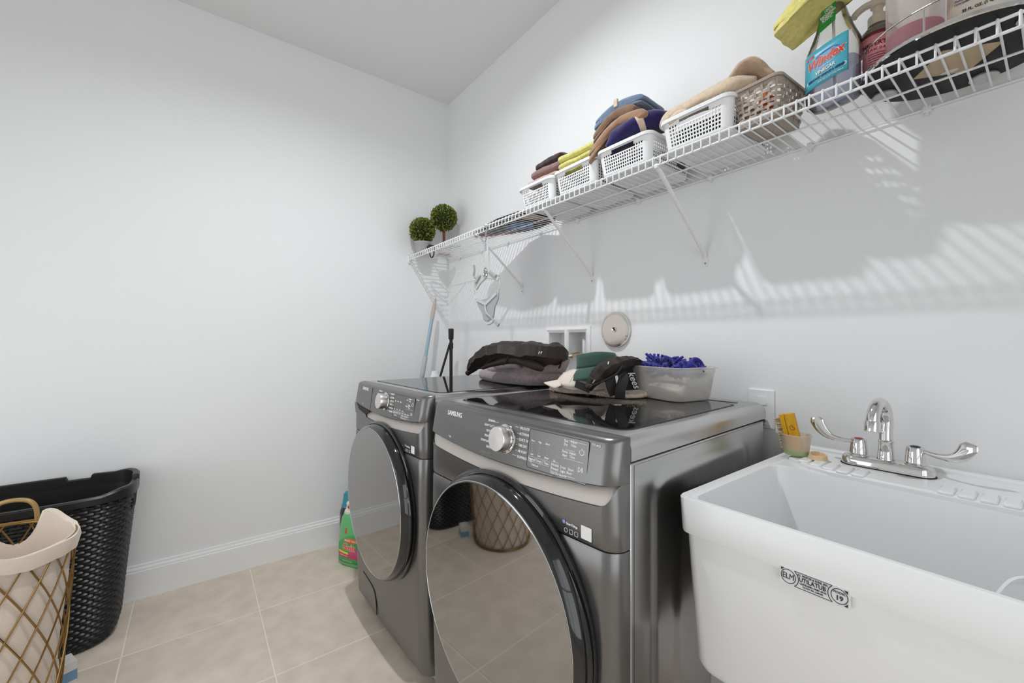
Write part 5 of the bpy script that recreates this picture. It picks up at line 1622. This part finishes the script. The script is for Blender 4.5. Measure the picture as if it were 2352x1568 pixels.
Lm = (A.z - 0.002) / -dv.z
M['mopblue'] = pm('mop_blue', s(150, 178, 190), 0.45)
M['mopbeige'] = pm('mop_beige', s(186, 174, 166), 0.5)
MB().tube([onmop(0.0), onmop(0.01), onmop(0.03), onmop(0.06), onmop(0.135), onmop(0.14)], [0.006, 0.0085, 0.009, 0.0125, 0.0125, 0.011], 16).build('grip', 'mopbeige', mp)
MB().tube([onmop(0.138), onmop(0.40)], 0.0105, 16).build('upper_tube', 'mopblue', mp)
MB().tube([onmop(0.385), onmop(0.39), onmop(0.50), onmop(0.51)], [0.011, 0.014, 0.014, 0.012], 16).build('sleeve', pm('mop_grey', s(176, 178, 178), 0.45), mp)
MB().tube([onmop(0.50), onmop(Lm - 0.02)], 0.0105, 16).build('lower_tube', 'mopblue', mp)
B(-0.10, 0.10, -0.035, 0.035, 0.0, 0.03, T(*(onmop(Lm - 0.02) * 1.0)) @ T(0, 0, -onmop(Lm - 0.02).z)).build('mop_head', 'mopbeige', mp, bevel=(0.01, 3))

bp_ = thing('black_pole', 'black folding pole with a side strut standing behind the washer', 'pole', (0.285, -0.112, 0))
L0 = bp_.location.copy()
c = at(1036, 800, 2.52) - L0
MB().tube([(c.x, c.y, 0.0), (c.x, c.y, 1.20)], 0.010, 14).build('tube', 'rubber', bp_)
MB().tube([(c.x, c.y, 1.16), (c.x, c.y, 1.165), (c.x, c.y, 1.222), (c.x, c.y, 1.226)], [0.0125, 0.0155, 0.0165, 0.013], 16).build('end_cap', 'rubber', bp_)
st_ = at(1010, 868, 2.50) - L0
MB().tube([(c.x + 0.004, c.y - 0.012, 1.13), (st_.x, st_.y, st_.z), (st_.x + (st_.x - c.x) * 2.2, st_.y + (st_.y - c.y) * 2.2, 0.02)], 0.007, 10).build('strut', 'rubber', bp_)
MB().tube([(c.x, c.y, 1.105), (c.x, c.y, 1.14)], 0.0135, 14).build('collar', 'rubber', bp_)

cbt = thing('clear_bottle', 'clear plastic bottle standing behind the washer in the corner', 'bottle', (0.165, -0.160, 0))
cpos = at(999, 850, 2.42)
cbt.location = (cpos.x, cpos.y, 0)
MB().lathe([(0.0, 0.0), (0.033, 0.0), (0.036, 0.005), (0.036, 0.84), (0.033, 0.88), (0.024, 0.92)], 32).build('bottle_body', 'clearp', cbt)
MB().lathe([(0.025, 0.915), (0.025, 0.95), (0.021, 0.955), (0.021, 0.975), (0.0, 0.977)], 32).build('cap', 'white', cbt)

# ------------------------------------------------------------------ black wicker-look hamper
hm = thing('laundry_hamper', 'tall black woven plastic hamper standing against the left wall', 'hamper', (0.192, -1.835, 0))
M['wicker'] = pm('black_resin', (0.018, 0.017, 0.017), 0.36)
HH = 0.575


def hper(n, a, b, p=3.4):
    """evenly spaced outline points with outward normals"""
    R0 = se(a, b, p, 400)
    L = [0.0]
    for i in range(400):
        L.append(L[-1] + (R0[(i + 1) % 400] - R0[i]).length)
    out, j = [], 0
    for k in range(n):
        d = L[-1] * k / n
        while L[j + 1] < d:
            j += 1
        t = (d - L[j]) / (L[j + 1] - L[j])
        p0, p1 = R0[j], R0[(j + 1) % 400]
        tt = (p1 - p0).normalized()
        out.append((p0.lerp(p1, t), Vector((tt.y, -tt.x, 0))))
    return out


NP, NR = 264, 46
P0, P1 = hper(NP, 0.138, 0.228), hper(NP, 0.168, 0.282)


def hshape(z):
    """footprint: tucked in at the very bottom, gently flared above"""
    q = max(0, min(1, z / HH))
    return q ** 1.15 * (1.0) - 0.35 * max(0, 1 - z / 0.07) ** 2


rings = []
for r in range(NR * 2 + 1):
    z = 0.004 + (HH - 0.012) * r / (NR * 2)
    row = r // 2
    ring = []
    for k in range(NP):
        q = hshape(z)
        p = P0[k][0].lerp(P1[k][0], q)
        ph = k % 6
        d = 0.0
        if r % 2 == 1:
            d = 0.0068 * max(0, math.sin(PI * ((k + (3 if row % 2 else 0)) % 6 + 0.5) / 6)) ** 0.7 * (1 if (k + (3 if row % 2 else 0)) % 6 < 5 else 0)
        ring.append(Vector((p.x, p.y, z)) + P0[k][1] * d)
    rings.append(ring)
hb = MB()
vs = [p for r in rings for p in r]
fs = []
for r in range(NR * 2):
    for k in range(NP):
        k2 = (k + 1) % NP
        c = (rings[r][k] + rings[r][k2]) / 2
        if abs(c.x) < 0.055 and abs(c.y) > 0.22 and 0.475 + 0.3 * max(0, abs(c.x) - 0.03) < c.z < 0.535:
            continue
        fs.append((r * NP + k, r * NP + k2, (r + 1) * NP + k2, (r + 1) * NP + k))
hb.add(vs, fs)
hb.f.append(list(range(NP - 1, -1, -1)))
hb.build('woven_body', 'wicker', hm, smooth=25)
iw = MB()
inn = [[Vector((p.x * 0.965, p.y * 0.975, z)) for p in [P0[k][0].lerp(P1[k][0], hshape(z)) for k in range(0, NP, 2)]] for z in (0.02, 0.15, 0.30, 0.465, 0.545, HH - 0.004)]
n2 = NP // 2
vs = [p for r in inn for p in r]
fs = []
for r in range(5):
    for k in range(n2):
        k2 = (k + 1) % n2
        c = (inn[r][k] + inn[r][k2]) / 2
        if r == 3 and abs(c.x) < 0.055 and abs(c.y) > 0.2:
            continue
        fs.append((r * n2 + k2, r * n2 + k, (r + 1) * n2 + k, (r + 1) * n2 + k2))
iw.add(vs, fs)
iw.f.append(list(range(n2)))
iw.build('inner_wall', 'wicker', hm, smooth=40)


def rim_z(p):
    z = HH
    far = p.x < 0
    if far and not (0.055 < p.y < 0.135):
        z += 0.016
    if p.y > 0.2:
        z += 0.012 * min(1, (p.y - 0.2) / 0.05)
    return z


rg = []
for k in range(NP):
    p, n_ = P1[k]
    z = rim_z(p)
    rg.append([p * 0.955 + Vector((0, 0, HH - 0.03)), p * 0.955 + Vector((0, 0, z - 0.004)), p * 0.975 + Vector((0, 0, z)), p + n_ * 0.004 + Vector((0, 0, z)), p + n_ * 0.009 + Vector((0, 0, z - 0.006)), p + n_ * 0.008 + Vector((0, 0, HH - 0.028)), p + n_ * 0.001 + Vector((0, 0, HH - 0.030))])
rg.append(rg[0])
MB().loft(rg, True, False, False).build('rim', 'wicker', hm, smooth=35)
for sg_ in (1, -1):
    pts = []
    for k in range(41):
        a = 2 * PI * k / 40
        x = 0.060 * math.cos(a)
        z = 0.505 + 0.034 * math.sin(a)
        q = hshape(z)
        yy = (0.228 + (0.282 - 0.228) * q) * (1 - (abs(x) / 0.16) ** 3.4) ** (1 / 3.4)
        pts.append((x, sg_ * (yy + 0.004), z))
    MB().tube(pts, 0.0035, 6).build('hand_hold', 'wicker', hm)

# ------------------------------------------------------------------ gold wire basket with canvas liner
gw = thing('wire_laundry_basket', 'round gold wire laundry basket with a cream canvas liner', 'laundry basket', (0.640, -1.855, 0))
M['gold'] = pm('gold_wire', s(150, 118, 70), 0.3, 0.85)
M['canvas'] = pm('cream_canvas', s(232, 216, 200), 0.9, bump=0.25, bscale=500, sheen=0.2)
RT, RB, GH = 0.200, 0.158, 0.555


def gr_(t):
    return RB + (RT - RB) * t ** 0.9


for z, r in ((0.004, RB), (0.012, RB), (GH, RT)):
    MB().tube([(r * math.cos(2 * PI * k / 64), r * math.sin(2 * PI * k / 64), z) for k in range(65)], 0.0036, 8).build('ring', 'gold', gw)
NRD = 18
for dr_ in (1, -1):
    pts = []
    for k in range(15):
        t = k / 14
        a = dr_ * math.radians(84) * (t - 0.5)
        r = gr_(t) + 0.0015 * dr_
        pts.append((r * math.cos(a), r * math.sin(a), 0.006 + (GH - 0.006) * t))
    rme = MB().tube(pts, 0.0024, 6).mesh('rod', 'gold')
    for k in range(NRD):
        o = bpy.data.objects.new('rod', rme)
        COL.objects.link(o)
        o.parent = gw
        o.rotation_euler = (0, 0, 2 * PI * k / NRD)
HA = math.radians(171)           # where the far handle sits


def liner_top(a):
    """rim height of the liner; dips under the handles"""
    d = min(abs((a - h + PI) % (2 * PI) - PI) for h in (HA, HA + PI))
    z = GH + 0.006 + 0.004 * math.sin(3 * a) + 0.030 * math.exp(-((d - 0.42) / 0.22) ** 2)
    if d < 0.33:
        z -= 0.075 * math.sqrt(max(0, 1 - (d / 0.33) ** 2))
    return z


N = 120
rows = []
for zt, off in (('out', 0.007), ('outm', 0.010), ('top', 0.008), ('topi', -0.006), ('in1', -0.009), ('in2', -0.010), ('in3', -0.012), ('in4', -0.014), ('in5', -0.012)):
    ring = []
    for k in range(N):
        a = 2 * PI * k / N
        zt_ = liner_top(a)
        wob = 0.0022 * noise.noise(Vector((math.cos(a) * 5, math.sin(a) * 5, len(rows) * 0.7)))
        z = {'out': zt_ - 0.042 + 0.006 * noise.noise(Vector((math.cos(a) * 6, math.sin(a) * 6, 3))), 'outm': zt_ - 0.016, 'top': zt_, 'topi': zt_ - 0.001, 'in1': zt_ - 0.03, 'in2': 0.42, 'in3': 0.25, 'in4': 0.10, 'in5': 0.008}[zt]
        r = gr_(max(0, min(1, z / GH))) + off + wob * 2 + (0.004 * noise.noise(Vector((math.cos(a) * 3, math.sin(a) * 3, z * 6))) if zt.startswith('in') else 0)
        ring.append(Vector((r * math.cos(a), r * math.sin(a), z)))
    rows.append(ring)
MB().loft(rows, True, False, True).build('liner', 'canvas', gw, smooth=70)
for h in (HA, HA + PI):
    X = RZ(h) @ T(RT, 0, GH)
    pts = smooth_path([(0.0, -0.050, -0.004), (-0.006, -0.049, 0.045), (-0.010, -0.034, 0.072), (-0.011, 0.0, 0.080), (-0.010, 0.034, 0.072), (-0.006, 0.049, 0.045), (0.0, 0.050, -0.004)], 6)
    MB().tube([X @ p for p in pts], 0.0068, 12).build('handle', pm('tan_handle', s(178, 146, 98), 0.4, 0.3) if 'tan_handle' not in bpy.data.materials else bpy.data.materials['tan_handle'], gw)
    MB().tube([X @ Vector((0, -0.052, 0.004)), X @ Vector((0, 0.052, 0.004))], 0.0036, 8).build('handle_bar', 'gold', gw)

wp_ = thing('paper_carton', 'small white and blue carton on the floor beside the gold basket', 'carton', (0.470, -1.708, 0), 0.4)
B(-0.03, 0.03, -0.022, 0.022, 0.0, 0.075).build('carton_body', 'lab_white', wp_, bevel=(0.001, 1))
B(-0.0304, 0.0304, -0.0224, 0.0224, 0.012, 0.045).build('printed_band', pm('carton_blue', s(120, 158, 190), 0.5), wp_, smooth=None)

# ------------------------------------------------------------------ detergent bottles on the floor left of the washer
gn = thing('detergent_jug', 'green laundry detergent jug with white spout on the floor by the washer', 'bottle', (0.282, -0.690, 0), math.radians(30))
M['jug'] = pm('green_plastic', s(112, 190, 128), 0.3)
jp = [(0.0, 0.090, 0.046, 0), (0.004, 0.096, 0.052, 0), (0.03, 0.099, 0.055, 0), (0.10, 0.097, 0.055, 0), (0.15, 0.089, 0.052, -0.004), (0.20, 0.074, 0.046, -0.012), (0.235, 0.056, 0.040, -0.022), (0.252, 0.038, 0.034, -0.032), (0.258, 0.034, 0.031, -0.036)]
MB().loft([se(a, b, 3.0, 48, cx=cx, z=z) for z, a, b, cx in jp]).build('jug_body', 'jug', gn, smooth=60)
hd = MB().tube(smooth_path([(0.0, 0, 0.225), (0.035, 0, 0.215), (0.062, 0, 0.19), (0.082, 0, 0.15), (0.088, 0, 0.11)], 5), 0.016, 12, flat=0.013)
hd.build('handle', 'jug', gn, smooth=60)
M['jugw'] = pm('cream_cap', s(232, 224, 212), 0.4)
sp_ = MB().lathe([(0.0, 0.256), (0.033, 0.256), (0.033, 0.268), (0.028, 0.272), (0.024, 0.284), (0.0, 0.286)], 32, X=T(-0.036, 0, 0))
sp_.build('spout_cap', 'jugw', gn)
MB().tube([(-0.050, 0.0, 0.280), (-0.050, 0.0, 0.298), (-0.050, -0.006, 0.305)], [0.012, 0.013, 0.010], 14).build('spout', 'jugw', gn)
MB().tube([(-0.026, -0.012, 0.280), (-0.026, -0.012, 0.298)], 0.010, 14).build('tap', 'jugw', gn)
MB().lathe([(0.0, 0.010), (0.006, 0.009), (0.009, 0.004), (0.010, 0.0)], 20, X=T(-0.026, -0.021, 0.292) @ RX(PI / 2)).build('tap_button', pm('red_button', s(196, 40, 36), 0.3), gn)


def jskin(x, z, off):
    for i in range(len(jp) - 1):
        if jp[i][0] <= z <= jp[i + 1][0]:
            t = (z - jp[i][0]) / (jp[i + 1][0] - jp[i][0])
            a, b, cx = [jp[i][j] + (jp[i + 1][j] - jp[i][j]) * t for j in (1, 2, 3)]
            break
    q = min(0.985, abs(x - cx) / a)
    return Vector((x, -b * (1 - q ** 3) ** (1 / 3) - off, z))


def jpatch(name, x0, x1, lo, hi, m, off, parent):
    return MB().grid(lambda u, v: jskin(x0 + (x1 - x0) * u, lo(u) + (hi(u) - lo(u)) * v, off), 24, 5).build(name, m, parent, solid=0.0004)


M['jg_dark'] = pm('label_green', s(72, 172, 98), 0.4); M['jg_or'] = pm('label_orange', s(230, 120, 40), 0.4); M['jg_pk'] = pm('label_pink', s(206, 84, 128), 0.4)
M['jg_rd'] = pm('label_rose', s(214, 72, 110), 0.4); M['jg_ye'] = pm('label_yellow', s(236, 220, 90), 0.4); M['gainor'] = pm('orange_red_print', s(232, 84, 36), 0.4)
jl = jpatch('front_label', -0.078, 0.085, lambda u: 0.020 - 0.0 * u, lambda u: 0.110 + 0.055 * math.sin(PI * min(1, u * 0.75)), 'jg_dark', 0.0008, gn)
jpatch('value_flash', -0.045, 0.075, lambda u: 0.134 - 0.013 * math.sin(PI * u), lambda u: 0.134 + 0.013 * math.sin(PI * u), 'jg_or', 0.0014, jl)
jpatch('rose_band', -0.075, 0.085, lambda u: 0.048 - 0.004 * u, lambda u: 0.070 - 0.008 * u, 'jg_rd', 0.0014, jl)
jpatch('pink_burst', 0.0, 0.085, lambda u: 0.060, lambda u: 0.070 + 0.030 * math.sin(PI * u) ** 0.5, 'jg_pk', 0.0016, jl)
jpatch('yellow_strip', -0.070, -0.004, lambda u: 0.069 - 0.005 * u, lambda u: 0.080 - 0.005 * u, 'jg_ye', 0.0020, jl)


def jtext(tx, size, m, cx, cz, off, bold=0.0, shear=0.0, tilt=0.0):
    return text_mesh(tx, size, m, jl, lambda p: jskin(cx + p.x + shear * p.y, cz + p.y + tilt * p.x, off + p.z), bold=bold)


jtext('Gain', 0.046, 'jugw', 0.000, 0.101, 0.0020, 0.0026, 0.12)
jtext('Gain', 0.046, 'gainor', 0.000, 0.101, 0.0026, 0.0008, 0.12)
jtext('SMART VALUE', 0.013, 'jugw', 0.012, 0.134, 0.0020, 0.0003)
jtext('tropical sunrise', 0.009, 'jugw', -0.036, 0.057, 0.0020, 0, 0, -0.05)
jtext('146 FL OZ (4.3 L)', 0.009, 'jugw', -0.010, 0.031, 0.0020)
MB().grid(lambda u, v: jskin(-0.030 + 0.010 * u, 0.166 + 0.026 * v, 0.001), 2, 4).build('orange_mark', 'gainor', gn, solid=0.0006)

tc_ = thing('softener_bottle', 'black bottle with a teal cap standing behind the green jug', 'bottle', (0.128, -0.672, 0))
MB().lathe([(0.0, 0.0), (0.055, 0.0), (0.060, 0.005), (0.061, 0.19), (0.058, 0.225), (0.050, 0.242), (0.045, 0.246), (0.0, 0.246)], 40).build('bottle_body', 'black', tc_)
MB().lathe([(0.050, 0.244), (0.0515, 0.250), (0.047, 0.255), (0.0395, 0.312), (0.035, 0.317), (0.0, 0.318)], 40).build('cap', pm('teal_plastic', s(48, 140, 160), 0.35), tc_)

# ------------------------------------------------------------------ lettering becomes plain meshes
bpy.context.view_layer.update()
_dg = bpy.context.evaluated_depsgraph_get()
_new = []
for o in PENDING:
    me = bpy.data.meshes.new_from_object(o.evaluated_get(_dg))
    _new.append((o, me))
for o, me in _new:
    nm, par, mt = o.name, o.parent, o.matrix_local.copy()
    bpy.data.objects.remove(o, do_unlink=True)
    n = bpy.data.objects.new('lettering', me)
    COL.objects.link(n)
    n.parent = par
    n.matrix_local = mt
